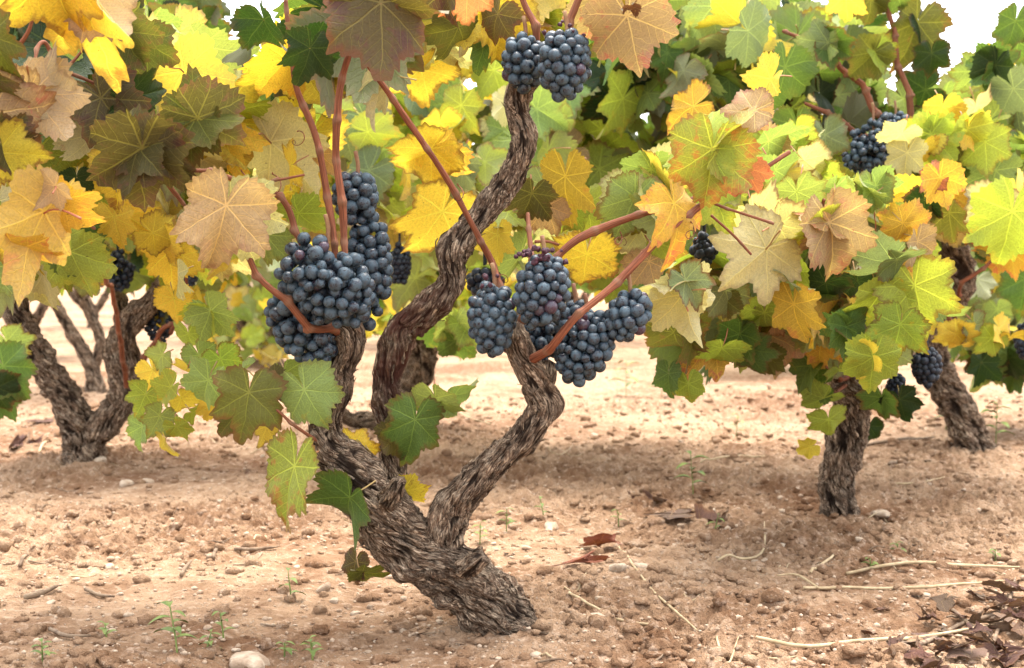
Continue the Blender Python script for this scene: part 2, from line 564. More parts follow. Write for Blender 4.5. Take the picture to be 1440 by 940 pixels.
COLOURS = {
    #           interior              margin                 blotch                margin, blotch, vein strength
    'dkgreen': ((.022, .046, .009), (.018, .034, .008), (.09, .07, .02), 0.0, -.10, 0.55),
    'green':   ((.095, .165, .034), (.145, .190, .036), (.30, .25, .03), 0.0, -.06, 0.70),
    'lgreen':  ((.260, .350, .100), (.350, .395, .105), (.46, .40, .06), 0.0, -.03, 0.70),
    'grey':    ((.185, .235, .110), (.225, .265, .120), (.38, .34, .12), 0.0, -.05, 0.80),
    'ygreen':  ((.320, .400, .060), (.480, .480, .065), (.55, .38, .04), 0.05, .00, 0.70),
    'yellow':  ((.740, .560, .080), (.760, .520, .055), (.70, .38, .05), 0.0, -.02, 0.70),
    'gold':    ((.660, .490, .055), (.700, .440, .045), (.33, .16, .03), 0.05, .02, 0.60),
    'orange':  ((.560, .370, .055), (.580, .260, .060), (.56, .17, .09), 0.1, .02, 0.70),
    'tan':     ((.480, .340, .190), (.480, .300, .195), (.36, .20, .12), 0.05, -.02, 0.80),
    'pale':    ((.560, .530, .270), (.640, .560, .340), (.50, .33, .17), 0.0, -.04, 0.70),
    'olive':   ((.110, .115, .022), (.150, .108, .028), (.19, .095, .04), 0.05, .02, 0.80),
    'bronze':  ((.105, .092, .026), (.125, .075, .042), (.17, .085, .055), 0.15, .03, 1.00),
    'purple':  ((.098, .076, .030), (.090, .045, .036), (.12, .05, .04), 0.2, .05, 0.90),
    'pink':    ((.430, .290, .150), (.450, .225, .150), (.50, .16, .12), 0.1, .03, 0.90),
    'red':     ((.520, .200, .100), (.480, .120, .070), (.40, .05, .04), 0.1, .05, 0.70),
    'mixed':   ((.330, .370, .060), (.480, .390, .055), (.52, .22, .06), 0.05, .06, 0.90),
    'deadred': ((.210, .062, .032), (.150, .040, .024), (.30, .13, .08), 0.1, .0, .5),
    'dead':    ((.085, .034, .022), (.060, .024, .018), (.12, .06, .04), 0.1, .0, 0.70),
    'deadpale':((.160, .090, .062), (.120, .064, .045), (.14, .07, .05), 0.1, .0, 0.70),
}


def leaf_shape(nth, rings, rs, curl=1.0, fold=None, crumple=0.0):
    """A palmate serrated vine leaf: petiole joint at the origin, apex at y = 1, upper face +z."""
    th = np.linspace(-PI, PI, nth, endpoint=False)
    lob = rs.uniform(0.45, 1.2)
    at = np.abs(th)
    wr = rs.normal(0, 0.05, 2)
    at2 = np.clip(at * (1 + np.where(th > 0, wr[0], wr[1]) * np.sin(at)), 0, PI)
    r = np.interp(at2, _LT, _LR)
    base = 0.82 - 0.27 * (at / PI) ** 1.5 + 0.10 * np.exp(-(at / 0.28) ** 2)
    body = np.clip((PI - at) / 0.35, 0, 1)
    r = r * (1 - body) + body * (base + (r - base) * lob)
    nteeth = rs.integers(30, 40)
    ph = rs.uniform(0, 1)
    saw = ((th / (2 * PI) * nteeth + ph + 0.15 * np.sin(th * 7 + ph * 9)) % 1.0)
    tooth = 1 - np.abs(saw * 2 - 1)
    r = r * (1 + 0.14 * (tooth - 0.5) * (0.7 + 0.5 * np.sin(th * 11 + ph * 5)))
    r = r * (1 + 0.05 * np.sin(th * 2 + rs.uniform(0, 6)) + 0.03 * np.sin(th * 3 + rs.uniform(0, 6)))
    fr = (np.arange(1, rings + 1) / rings) ** 0.85
    X = np.outer(fr, r * np.sin(th)) * rs.uniform(0.84, 1.0)
    Y = np.outer(fr, r * np.cos(th))
    RR = np.hypot(X, Y)
    half = math.radians(52.4)
    a = (th + half / 2) % half - half / 2
    s = RR * np.abs(np.sin(a))[None]
    Z = 0.26 * s * np.clip(RR, 0, 1)                                   # blade bulges between the veins
    f = rs.uniform(-0.3, 0.6) if fold is None else fold
    Z = Z + f * np.abs(X) * (0.6 + 0.4 * RR)                           # fold about the midrib
    Z = Z - curl * rs.uniform(0.05, 0.55) * np.clip(Y, 0, None) ** 2   # droop of the apex
    Z = Z - curl * rs.uniform(-0.3, 0.5) * X ** 2
    k = rs.integers(2, 5)
    Z = Z + curl * 0.13 * np.sin(k * th[None] + rs.uniform(0, 6)) * RR ** 2
    Z = Z + curl * 0.08 * np.sin((k + 4) * th[None] + rs.uniform(0, 6)) * RR ** 3
    o = rs.uniform(0, 50, 3)
    Z = Z + (0.05 + crumple * 0.35) * perlin(X * 2.3 + o[0], Y * 2.3 + o[1], o[2]) * np.clip(RR * 2, 0, 1)
    if crumple:
        X2 = X + crumple * 0.35 * perlin(X * 2 + o[1], Y * 2 + o[2], o[0])
        Y2 = Y + crumple * 0.35 * perlin(X * 2 + o[2], Y * 2 + o[0], o[1])
        Z = Z + crumple * 0.7 * RR ** 2 * (0.4 + np.sin(3 * th[None] + o[0]))
        Xn, Yn = X2, Y2
    else:
        Xn, Yn = X, Y
    V = np.concatenate([[[0, 0, 0]], np.stack([Xn, Yn, Z], -1).reshape(-1, 3)])
    LP = np.concatenate([[[0, 0]], np.stack([X, Y], -1).reshape(-1, 2)])
    jj = np.arange(nth)
    tri = np.stack([np.zeros(nth, int), 1 + (jj + 1) % nth, 1 + jj], 1)
    tri = tri[(jj != nth - 1)]                                        # open at the petiole notch
    q = []
    for i in range(rings - 1):
        b0, b1 = 1 + i * nth, 1 + (i + 1) * nth
        q.append(np.stack([b0 + jj, b0 + (jj + 1) % nth, b1 + (jj + 1) % nth, b1 + jj], 1)[jj != nth - 1])
    q = np.concatenate(q) if q else np.zeros((0, 4), int)
    return V, np.concatenate([LP, np.concatenate([[0], np.repeat(fr, nth)])[:, None]], 1), [tri, q]


def rot(v, axis, ang):
    axis = axis / np.linalg.norm(axis)
    return v * math.cos(ang) + np.cross(axis, v) * math.sin(ang) + axis * (axis @ v) * (1 - math.cos(ang))


def leaf_axes(ang, roll, pitch, under):
    """Blade axes from the apex direction as seen from the path (90 = hanging down)."""
    a = math.cos(math.radians(ang)) * RIGHT - math.sin(math.radians(ang)) * UP
    n = FWD if under else -FWD
    x = np.cross(a, n)
    rr, pp = math.radians(roll), math.radians(pitch)
    n, x = rot(n, a, rr), rot(x, a, rr)
    a, n = rot(a, x, -pp if not under else pp), rot(n, x, -pp if not under else pp)
    return np.stack([x, a, n])      # rows: local x, y, z in world


def leaf_attrs(ctype, n, LP, rs):
    c = COLOURS[ctype]
    j = rs.normal(1, 0.10) * np.array([rs.normal(1, .05), 1, rs.normal(1, .05)])
    seed = rs.uniform(0, 60)
    lp = np.concatenate([LP[:, :2], np.full((n, 1), seed)], 1)
    at = {"lp": lp, "ev": np.stack([LP[:, 2], np.full(n, rs.uniform(-.3, 0.85)).clip(0, 1), np.zeros(n)], 1)}
    for k, col in zip(("ca", "cb", "cc"), c[:3]):
        at[k] = np.tile(np.clip(np.array(col) * j, 0.005, 0.85), (n, 1))
    at["pm"] = np.tile([c[3] + rs.normal(0, .06), c[4] + rs.normal(0, .035), c[5]], (n, 1))
    return at


def petiole_mesh(L, rs):
    k = rs.uniform(0.35, 0.6)
    sx = rs.uniform(-0.2, 0.2)
    pts = np.array([[0, 0.02, -.01, .014], [sx * .2, -.08, -.08, .012], [sx * .6, -.16, -.24, .012], [sx, -k * .5, -.5, .016]])
    pts[:, :4] *= L
    pts[:, 3] = np.clip(pts[:, 3], .0009, .0017)
    V, F, _ = tube(pts, 6, L * 0.06)
    return make_mesh("petiole", V, F, MAT_PET)


class Vine:
    def __init__(self, name_loc, label, group="grapevines in the vineyard"):
        self.o = tag(empty("grapevine", name_loc), label, "vine", group)
        self.loc = np.asarray(name_loc, float)
        self.leaves = []            # pending: (pos, L, axes, colour, detail, curl, fold, crumple, own)
        self.canes = []

    def part(self, name, me, label=None):
        o = link(name, me, self.o)
        if label: o["label"] = label
        return o

    def leaf(self, pos, L, axes, ctype, curl=1.0, fold=None, hero=False, crumple=0.0):
        self.leaves.append((np.asarray(pos, float), L, axes, ctype, curl, fold, hero, crumple))

    def build_leaves(self, most=100):
        """The leaves that show largest become parts; the rest is one foliage part."""
        def key(l):
            return -(1e6 if l[6] else 0) - l[1] / max(l[0][1], .3)
        ls = sorted(self.leaves, key=key)
        bag = Bag()
        for k, (pos, L, ax, ct, curl, fold, hero, crumple) in enumerate(ls):
            rs = np.random.default_rng(int(abs(pos[0] * 7919 + pos[1] * 104729 + pos[2] * 1299709) * 1000) % (2 ** 31))
            size = L / max(pos[1], .3) * FPX                    # px
            if size > 55: nth, rings = 220, 8
            elif size > 28: nth, rings = 150, 5
            elif size > 14: nth, rings = 110, 3
            else: nth, rings = 44, 2
            V, LP, F = leaf_shape(nth, rings, rs, curl, fold, crumple)
            at = leaf_attrs(ct, len(V), LP, rs)
            if k < most:
                me = make_mesh("leaf", (V * L) @ ax, F, MAT_LEAF, True, at)
                o = link("leaf", me, self.o, pos - self.loc)
                if not crumple:
                    pm_ = petiole_mesh(L, rs)
                    co = np.empty(len(pm_.vertices) * 3, np.float32)
                    pm_.vertices.foreach_get("co", co)
                    pm_.vertices.foreach_set("co", (co.reshape(-1, 3) @ ax).astype(np.float32).ravel())
                    link("petiole", pm_, o)
            else:
                bag.add((V * L) @ ax + pos - self.loc, F, at)
        if bag.n:
            o = self.part("foliage", bag.mesh("foliage", MAT_LEAF))
            o["kind"] = "stuff"


# ------------------------------------------------------------------ wood
def bark_disp(seed, amp=1.0, twist=9.0, r0=0.03):
    f1 = r0 / 0.0085
    def f(S, TH):
        t = TH + twist * S + 0.35 * perlin(S * 22, seed, 0.3)
        c, s = np.cos(t), np.sin(t)
        low = perlin(np.cos(TH) * 0.9 + seed, np.sin(TH) * 0.9, S * 15)
        lump = perlin(np.cos(TH) * 1.5 - seed, np.sin(TH) * 1.5 + 3, S * 38)
        knot = np.clip(perlin(np.cos(TH) * 1.2 + seed * 2, np.sin(TH) * 1.2 + 8, S * 26) - 0.25, 0, 1)
        wob = 0.45 * perlin(c * f1 * .6 + seed, s * f1 * .6, S * 45)
        strand = 1 - 2.4 * np.abs(perlin(c * f1 * .55 + seed * 3, s * f1 * .55 + wob, S * 21))
        cr1 = np.clip(1 - np.abs(perlin(c * f1 + 9 + seed, s * f1 + wob * 1.2, S * 18 + wob)) * 6.0, 0, 1)
        cr2 = np.clip(1 - np.abs(perlin(c * f1 * 2.1 + seed, s * f1 * 2.1 + wob * 2, S * 60 + wob)) * 5, 0, 1)
        plate = perlin(c * f1 * 1.3 + seed, s * f1 * 1.3 + 4, S * 45 + wob)
        d = 0.15 * low + 0.19 * lump + 0.45 * knot
        e = 0.0020 * strand + 0.0026 * plate - 0.0042 * cr1 - 0.0020 * cr2 * (0.5 + 0.5 * plate)
        return 0.93 + amp * (d + 1.3 * e / r0 * np.clip(r0 / 0.03, 0.35, 1.2))
    return f


def add_wood(bag, pts, seed, nseg=120, step=0.0022, amp=1.0, twist=9.0, red=None, strips=0, flare=True):
    """One limb of old wood with shaggy bark, added to bag. pts: rows x,y,z,r."""
    pts = np.asarray(pts, float).copy()
    pts[:, 3] *= 0.86
    d = bark_disp(seed, amp, twist, float(np.mean(pts[:, 3])))
    V, F, (S, TH, C, r, N, B, R) = tube(pts, nseg, step, d)
    rad0 = np.repeat(r[:, None], nseg, 1)
    bh = (R / rad0 - 1).ravel()
    t = TH + twist * S
    kk = rad0.mean() / 0.0042
    bk = np.stack([np.cos(t) * kk, np.sin(t) * kk, S * 40 + seed * 7], -1).reshape(-1, 3)
    rd = np.zeros(len(bh))
    if red is not None:
        u = S / S.max()
        rd = (np.exp(-((u - red[0]) / red[1]) ** 2) * np.exp(-((np.cos(TH) - 0.6) / 0.8) ** 2)).ravel()
    z2 = np.zeros(2)
    bag.add(V, F, {"bk": np.vstack([bk, bk[0], bk[-1]]), "bh": np.concatenate([bh, z2]), "rd": np.concatenate([rd, z2])})
    rs = np.random.default_rng(int(seed * 1000))
    n = len(C)
    length = S.max()
    for _ in range(strips):                             # loose strips of bark
        u0 = rs.uniform(0.02, 0.95)
        ln = rs.uniform(0.012, 0.038)
        m = 9
        ii = np.clip((u0 * (n - 1) + np.linspace(0, ln / length * (n - 1), m)), 0, n - 1).astype(int)
        th0 = rs.uniform(0, 2 * PI)
        ths = th0 - (twist + rs.normal(0, 3)) * (S[ii, 0] - S[ii[0], 0]) + rs.normal(0, .03, m).cumsum()
        wd = rs.uniform(0.0016, 0.0048) * np.sin(np.linspace(0.35, PI - 0.25, m)) ** 0.6
        lift = 0.0003 + rs.uniform(0, 0.0045) * np.abs(np.linspace(-0.6, 1.0, m)) ** 2.5
        rr = np.interp(0, [0], [0]) + np.array([R[a, int((b % (2 * PI)) / (2 * PI) * nseg) % nseg] for a, b in zip(ii, ths)])
        rows = []
        for off in (-1, 0, 1):
            ta = ths + off * wd / r[ii]
            rad = rr + lift + (0.0010 if off == 0 else 0)
            rows.append(C[ii] + rad[:, None] * (np.cos(ta)[:, None] * N[ii] + np.sin(ta)[:, None] * B[ii]))
        Vs = np.stack(rows, 1).reshape(-1, 3)
        hv = np.full(len(Vs), 0.08)
        tb = ths + twist * S[ii, 0]
        bks = np.stack([np.cos(tb) * kk + rs.uniform(0, 9), np.sin(tb) * kk, S[ii, 0] * 40], -1).repeat(3, 0)
        bks[:, 0] += np.tile([-.5, 0, .5], m)
        bag.add(Vs, [grid_faces(m, 3, False)], {"bk": bks, "bh": hv, "rd": np.zeros(len(Vs))})


def limb(spec):
    """Rows (px, py, D, r_px) of a limb in the photograph to world rows x,y,z,r."""
    return np.array([[*P(a, b, D), r * D / FPX] for a, b, D, r in spec])


def cane_mesh(pts, seed, node=0.055, origin=(0, 0, 0), step=0.0022, nseg=14):
    rs = np.random.default_rng(int(seed * 977) % 2 ** 31)
    offs = rs.uniform(0, node)
    node = node * rs.uniform(0.8, 1.4)
    p = np.asarray(pts, float)
    length = np.linalg.norm(np.diff(p[:, :3], axis=0), axis=1).sum()
    q, ss = catmull(p, max(6, int(length / 0.006)))
    T, N, B = frames(q[:, :3])
    ph = (ss + offs) / node
    zig = (np.abs(((ph / 2) % 1.0) * 2 - 1) - 0.5) * 2                 # bends at every node
    az = rs.uniform(0, 6.28)
    q[:, :3] += (zig * q[:, 3] * 0.75)[:, None] * (math.cos(az) * N + math.sin(az) * B)
    q[:, 3] *= 0.77 * (1 + 0.06 * np.sin(ss * 60 + seed))

    def bump(S):
        f = ((S + offs) / node) % 1.0
        e = np.minimum(f, 1 - f) * node
        return np.exp(-(e / 0.0045) ** 2)

    def d(S, TH):
        f = (S + offs) / node
        k = np.round(f)
        e = (f - k) * node
        side = np.cos(TH - az - PI * (k % 2))
        bud = np.exp(-((e - 0.002) / 0.0038) ** 2) * np.exp(-((1 - side) / 0.22))
        return 1 + 0.22 * bump(S) + 0.75 * bud + 0.07 * perlin(np.cos(TH) * 3, np.sin(TH) * 3 + seed, S * 26) + 0.05 * perlin(np.cos(TH) * 1.2, np.sin(TH) * 1.2 + seed, S * 120)
    V, F, (S, TH, C, r, N, B, R) = tube(q, nseg, step, d)
    bk = np.stack([np.cos(TH) * 4.5 + seed, np.sin(TH) * 4.5, S * 30], -1).reshape(-1, 3)
    nd = bump(S).ravel()
    return make_mesh("cane", V - np.asarray(origin), F, MAT_CANE, True,
                     {"bk": np.vstack([bk, bk[:2]]), "nd": np.concatenate([nd, [0, 0]])})


def add_cane(vine, spec, seed):
    vine.part("cane", cane_mesh(limb(spec), seed, origin=vine.loc))


def free_cane(vine, p0, p1, r0, r1, rs, sag=0.1):
    p0, p1 = np.asarray(p0), np.asarray(p1)
    pts = []
    for t in np.linspace(0, 1, 6):
        q = p0 * (1 - t) + p1 * t + np.array([0, 0, sag * math.sin(t * PI)]) + rs.normal(0, 0.012, 3) * (0 < t < 1)
        pts.append([*q, r0 * (1 - t) + r1 * t])
    vine.part("cane", cane_mesh(pts, rs.uniform(0, 50), 0.07, vine.loc, 0.006, 8))


MAT_BERRY_FAR = simple_material("grape_skin_far", (0.006, 0.006, 0.012), (0.026, 0.036, 0.050), 70, 0.45, 0.0)
# ------------------------------------------------------------------ grape bunches
def ico(sub):
    import bmesh
    bm = bmesh.new()
    bmesh.ops.create_icosphere(bm, subdivisions=sub, radius=1)
    V = np.array([v.co[:] for v in bm.verts])
    F = np.array([[v.index for v in f.verts] for f in bm.faces])
    bm.free()
    return V, F


ICO1, ICO2, ICO3 = ico(1), ico(2), ico(3)
BERRY_ME = []
for k in range(4):
    V = ICO3[0].copy()
    V *= np.array([1, 1, [1.0, 1.05, 0.96, 1.02][k]])
    V *= (1 + 0.03 * perlin(V[:, 0] * 1.2 + k * 9, V[:, 1] * 1.2, V[:, 2] * 1.2))[:, None]
    V[:, 2] += 0.10 * np.exp(-((V[:, 0] ** 2 + V[:, 1] ** 2) / 0.03)) * (V[:, 2] < 0) * 0.4
    BERRY_ME.append(make_mesh("berry", V, [ICO3[1]], MAT_BERRY))
V = ICO2[0] * (0.62 + 0.38 * perlin(ICO2[0][:, 0] * 2.2, ICO2[0][:, 1] * 2.2, ICO2[0][:, 2] * 2.2))[:, None]
RAISIN_ME = make_mesh("shrivelled_berry", V, [ICO2[1]], MAT_RAISIN)


def pack(cx, cy, D, rx, ry, n, r, rs, taper=0.5, rd=None, lean=0.0):
    """Berry centres filling the skin of a hanging cluster (pixel centre and half sizes, D metres)."""
    c = P(cx, cy, D)
    a = rx * D / FPX - r * 0.8
    b = ry * D / FPX - r * 0.8
    a, b = max(a, r * .9), max(b, r * .9)
    dy = (rd if rd else 0.85 * a)
    u = rs.normal(size=(n, 3))
    u /= np.linalg.norm(u, axis=1, keepdims=True)
    q = u * rs.uniform(0.55, 1.0, (n, 1)) ** 0.6
    rad = rs.uniform(0.74, 1.14, n) * r
    S = np.array([a, dy, b])
    p = q * S
    for it in range(140):
        d = p[:, None] - p[None]
        dist = np.linalg.norm(d, axis=2) + np.eye(n)
        mind = (rad[:, None] + rad[None]) * 0.93
        ov = np.clip(mind - dist, 0, None) * (1 - np.eye(n))
        p = p + 0.32 * (d / dist[..., None] * ov[..., None]).sum(1)
        tz = np.clip((p[:, 2] / b + 1) / 2, 0, 1)
        wsc = (1 - taper) + taper * np.sqrt(tz)
        e = np.sqrt((p[:, 0] / (a * wsc)) ** 2 + (p[:, 1] / (dy * wsc)) ** 2 + (p[:, 2] / b) ** 2)
        k = np.where(e > 1.0, 1 / np.maximum(e, 1e-6), 1.0)
        k = 1 + (k - 1) * 0.45
        p = p * k[:, None]
    p[:, 0] += lean * p[:, 2]
    return c, p, rad


def bunch(label, cx, cy, D, rx, ry, n, r=0.0098, taper=0.5, seed=0, rd=None, lean=0.0, raisins=0, group="bunches of dark grapes", parts=True, stem=None):
    rs = np.random.default_rng(500 + seed)
    c, p, rad = pack(cx, cy, D, rx, ry, n, r, rs, taper, rd, lean)
    b = ry * D / FPX
    top = c + np.array([0, 0, b])
    if parts:
        o = tag(empty("grape_bunch", top), label, "grapes", group)
        for i in range(n):
            q = bpy.data.objects.new("berry", BERRY_ME[i % 4])
            COL.objects.link(q)
            q.parent = o
            q.location = Vector(c + p[i] - top)
            q.scale = [rad[i] * f_ for f_ in rs.uniform(.91, 1.04, 3)]
            q.rotation_euler = (rs.uniform(-1, 1), rs.uniform(-1, 1), rs.uniform(0, 6))
        for i in range(raisins):
            q = bpy.data.objects.new("shrivelled_berry", RAISIN_ME)
            COL.objects.link(q)
            q.parent = o
            an = rs.uniform(0, 6.28)
            q.location = (math.cos(an) * rx * D / FPX * rs.uniform(.2, .9), -abs(math.sin(an)) * .02, rs.uniform(-.012, .006))
            q.scale = [rs.uniform(.003, .0062)] * 3
            q.rotation_euler = rs.uniform(0, 6, 3)
        if n > 28:                                    # the berries one cannot tell apart inside the bunch
            inner = Bag()
            for i in range(0, n, 2):
                inner.add(ICO2[0] * rad[i] + (c + p[i] * rs.uniform(.35, .62) - top), [ICO2[1]])
            ib = link("inner_berries", inner.mesh("inner_berries", MAT_BERRY_FAR), o)
            ib["kind"] = "stuff"
        stp = np.array([[0, 0, 0.02 if stem is None else stem, .0026], [0.003, .003, 0, .0026], [0, 0, -b * .9, .0022], [lean * -b, 0, -b * 1.6, .0012]])
        V, F, _ = tube(stp, 8, .006)
        link("bunch_stem", make_mesh("bunch_stem", V, F, MAT_RACHIS), o)
    else:
        bag = Bag()
        for i in range(n):
            bag.add(ICO2[0] * rad[i] + c + p[i] - top, [ICO2[1]])
        V, F, _ = tube(np.array([[0, 0, .03, .003], [0, 0, 0, .003], [0, 0, -b, .002]]), 6, .01)
        bag.add(V, F)
        o = tag(link("grape_bunch", bag.mesh("grape_bunch", MAT_BERRY_FAR), None, top), label, "grapes", group)
    return o



# ================================================================== THE VINES
# ---- the old vine in the middle
A = Vine(P(705, 885, 1.82), "old gnarled three-armed grapevine with leaning shaggy trunk, laden with blue-black bunches")
bagA = Bag()
trunkA = limb([(732, 925, 1.82, 66), (710, 885, 1.82, 58), (676, 842, 1.81, 55), (630, 800, 1.80, 54), (575, 765, 1.79, 53), (535, 722, 1.78, 50), (507, 685, 1.78, 40)])
add_wood(bagA, trunkA, 1.3, 190, 0.0016, 0.9, 7.0, strips=150)
for sp in ([(545, 705, 1.745, 17), (556, 690, 1.73, 15), (563, 676, 1.72, 11)], [(655, 800, 1.755, 20), (668, 790, 1.735, 17), (678, 782, 1.725, 12)]):
    add_wood(bagA, limb(sp), sp[0][0] * .11, 60, 0.002, 1.3, 5, strips=4)          # pruning stubs
A.part("trunk", bagA.mesh("trunk", MAT_BARK, A.loc))
b1 = Bag()
add_wood(b1, limb([(545, 745, 1.79, 38), (520, 700, 1.775, 45), (492, 665, 1.77, 41), (462, 628, 1.77, 32), (461, 590, 1.77, 25), (474, 555, 1.765, 24), (478, 520, 1.765, 22), (492, 490, 1.76, 22), (488, 465, 1.76, 25), (470, 452, 1.76, 16)]), 2.7, 150, 0.0017, 1.05, 12, strips=120)
add_wood(b1, limb([(455, 628, 1.76, 12), (446, 618, 1.745, 11), (440, 606, 1.74, 8)]), 7.1, 60, 0.002, 1.2, 5)
A.part("arm", b1.mesh("arm", MAT_BARK, A.loc), "twisted upright arm with flaking knotty bark")
b2 = Bag()
add_wood(b2, limb([(602, 792, 1.80, 30), (622, 745, 1.785, 37), (640, 708, 1.78, 32), (688, 658, 1.77, 27), (738, 613, 1.76, 25), (763, 572, 1.76, 27), (752, 535, 1.755, 26), (735, 500, 1.75, 24), (726, 470, 1.75, 20), (728, 455, 1.75, 9)]), 4.1, 150, 0.0017, 1.0, 10, strips=110)
add_wood(b2, limb([(755, 545, 1.77, 20), (768, 530, 1.78, 18), (772, 510, 1.785, 14)]), 8.3, 70, 0.002, 1.2, 5)
A.part("arm", b2.mesh("arm", MAT_BARK, A.loc), "arm curving outward from the crotch of the trunk")
b3 = Bag()
add_wood(b3, limb([(560, 745, 1.82, 26), (557, 690, 1.85, 21), (550, 640, 1.86, 21), (548, 590, 1.865, 23), (543, 540, 1.865, 24), (556, 492, 1.86, 26), (570, 458, 1.86, 27), (606, 432, 1.855, 26), (634, 398, 1.85, 23), (640, 352, 1.845, 25), (668, 312, 1.85, 22), (700, 272, 1.855, 24), (724, 238, 1.85, 21), (738, 200, 1.845, 21), (728, 158, 1.85, 19), (731, 128, 1.85, 21), (752, 100, 1.85, 20), (766, 90, 1.85, 15)]), 5.9, 150, 0.0018, 1.1, 11, red=(0.36, 0.14), strips=190)
A.part("arm", b3.mesh("arm", MAT_BARK, A.loc), "tallest arm with a reddish bare strip of wood, rising to the top bunch")
# canes of the old vine: px, py, D, r px
for k, c in enumerate([
    [(478, 455, 1.765, 7), (489, 415, 1.74, 6), (486, 372, 1.69, 6), (482, 300, 1.69, 7), (473, 215, 1.68, 7), (476, 140, 1.67, 6.5), (492, 72, 1.66, 6), (515, -5, 1.66, 5), (530, -60, 1.66, 4)],
    [(474, 455, 1.77, 7), (474, 400, 1.75, 6), (466, 310, 1.74, 6.5), (455, 245, 1.74, 6.5), (440, 180, 1.73, 6), (416, 120, 1.72, 5.5), (408, 60, 1.72, 4.5), (402, 0, 1.72, 4)],
    [(724, 466, 1.76, 7), (714, 430, 1.79, 6), (700, 395, 1.80, 6), (690, 365, 1.82, 6), (655, 300, 1.78, 5.5), (610, 222, 1.74, 5.5), (555, 145, 1.70, 5.5), (502, 66, 1.67, 5), (470, 10, 1.66, 4)],
    [(475, 470, 1.75, 8), (440, 458, 1.70, 7.5), (405, 430, 1.67, 6.5), (372, 396, 1.66, 6), (340, 345, 1.65, 5.5), (318, 318, 1.66, 4.5), (285, 300, 1.68, 4)],
    [(470, 455, 1.77, 7), (444, 395, 1.785, 6), (426, 345, 1.74, 6), (414, 312, 1.74, 5.5), (398, 286, 1.73, 5.5), (365, 264, 1.71, 5.5), (322, 250, 1.69, 4.5), (265, 240, 1.68, 3.5), (205, 240, 1.66, 3)],
    [(755, 98, 1.85, 8), (753, 75, 1.84, 7), (750, 40, 1.83, 6.5), (737, 5, 1.83, 6), (725, -50, 1.82, 5)],
    [(764, 96, 1.845, 8), (784, 90, 1.82, 7), (797, 72, 1.79, 7), (806, 30, 1.79, 6.5), (815, -10, 1.79, 6), (830, -70, 1.79, 5)],
    [(745, 508, 1.75, 10), (772, 490, 1.70, 8), (806, 452, 1.69, 7), (850, 412, 1.70, 7), (905, 360, 1.72, 7), (962, 305, 1.74, 6.5), (1030, 262, 1.78, 5), (1110, 215, 1.82, 4)],
    [(742, 470, 1.78, 8), (760, 400, 1.78, 7), (788, 358, 1.76, 7), (828, 328, 1.76, 7.5), (905, 301, 1.78, 6.5), (965, 285, 1.80, 5.5), (1040, 240, 1.84, 4)],
    [(728, 466, 1.755, 7), (744, 415, 1.75, 6), (746, 365, 1.73, 5), (746, 345, 1.76, 4.5), (742, 300, 1.80, 4)],
    [(988, 280, 1.80, 2.8), (1035, 297, 1.82, 2.6), (1088, 316, 1.85, 2.4)],
    [(1000, 303, 1.83, 2.6), (1030, 330, 1.83, 2.5), (1056, 358, 1.84, 2.2)],
    [(362, 260, 1.71, 2.8), (395, 254, 1.70, 2.4), (428, 246, 1.71, 2)],
    [(448, 622, 1.74, 3.2), (418, 600, 1.72, 2.8), (385, 573, 1.71, 2.6), (352, 556, 1.72, 2.2)],
    [(752, 340, 1.77, 3), (770, 340, 1.77, 2.6), (786, 345, 1.77, 2.4)],
]):
    add_cane(A, c, 3.3 + k * 1.7)


def tendril(vine, x, y, D, seed, size=30):
    r2 = np.random.default_rng(seed)
    a0 = r2.uniform(0, 6.28)
    pts = []
    for t in np.linspace(0, 1, 26):
        an = a0 + t * t * 9
        rad = size * (1.0 - 0.75 * t)
        pts.append([*P(x + size * math.cos(a0) * t * .8 + rad * .5 * math.cos(an), y + size * .5 * t + rad * .5 * math.sin(an), D + .012 * math.sin(t * 9)), (1.0 - .6 * t) * .0009])
    V, F, _ = tube(pts, 6, .003)
    vine.part("tendril", make_mesh("tendril", V - vine.loc, F, MAT_CANE, True, {"bk": V * 40, "nd": np.zeros(len(V))}))


for k, (x, y, D) in enumerate([(645, 270, 1.77), (860, 330, 1.77), (905, 345, 1.78), (392, 256, 1.71), (700, 385, 1.81), (430, 190, 1.73), (960, 320, 1.74), (340, 255, 1.7)]):
    tendril(A, x, y, D, 40 + k, 22 + 3 * (k % 4))


def hero(vine, x, y, L, ang, ctype, D, roll=0, pitch=15, under=False, curl=1.0, fold=None, crumple=0.0):
    j = np.random.default_rng(int(abs(x * 31 + y * 17 + L)))
    vine.leaf(P(x, y, D), L * 0.90 * D / FPX, leaf_axes(ang + j.normal(0, 5), roll + j.normal(0, 20), pitch + j.normal(10, 14), under), ctype, curl * 1.25, fold, True, crumple)


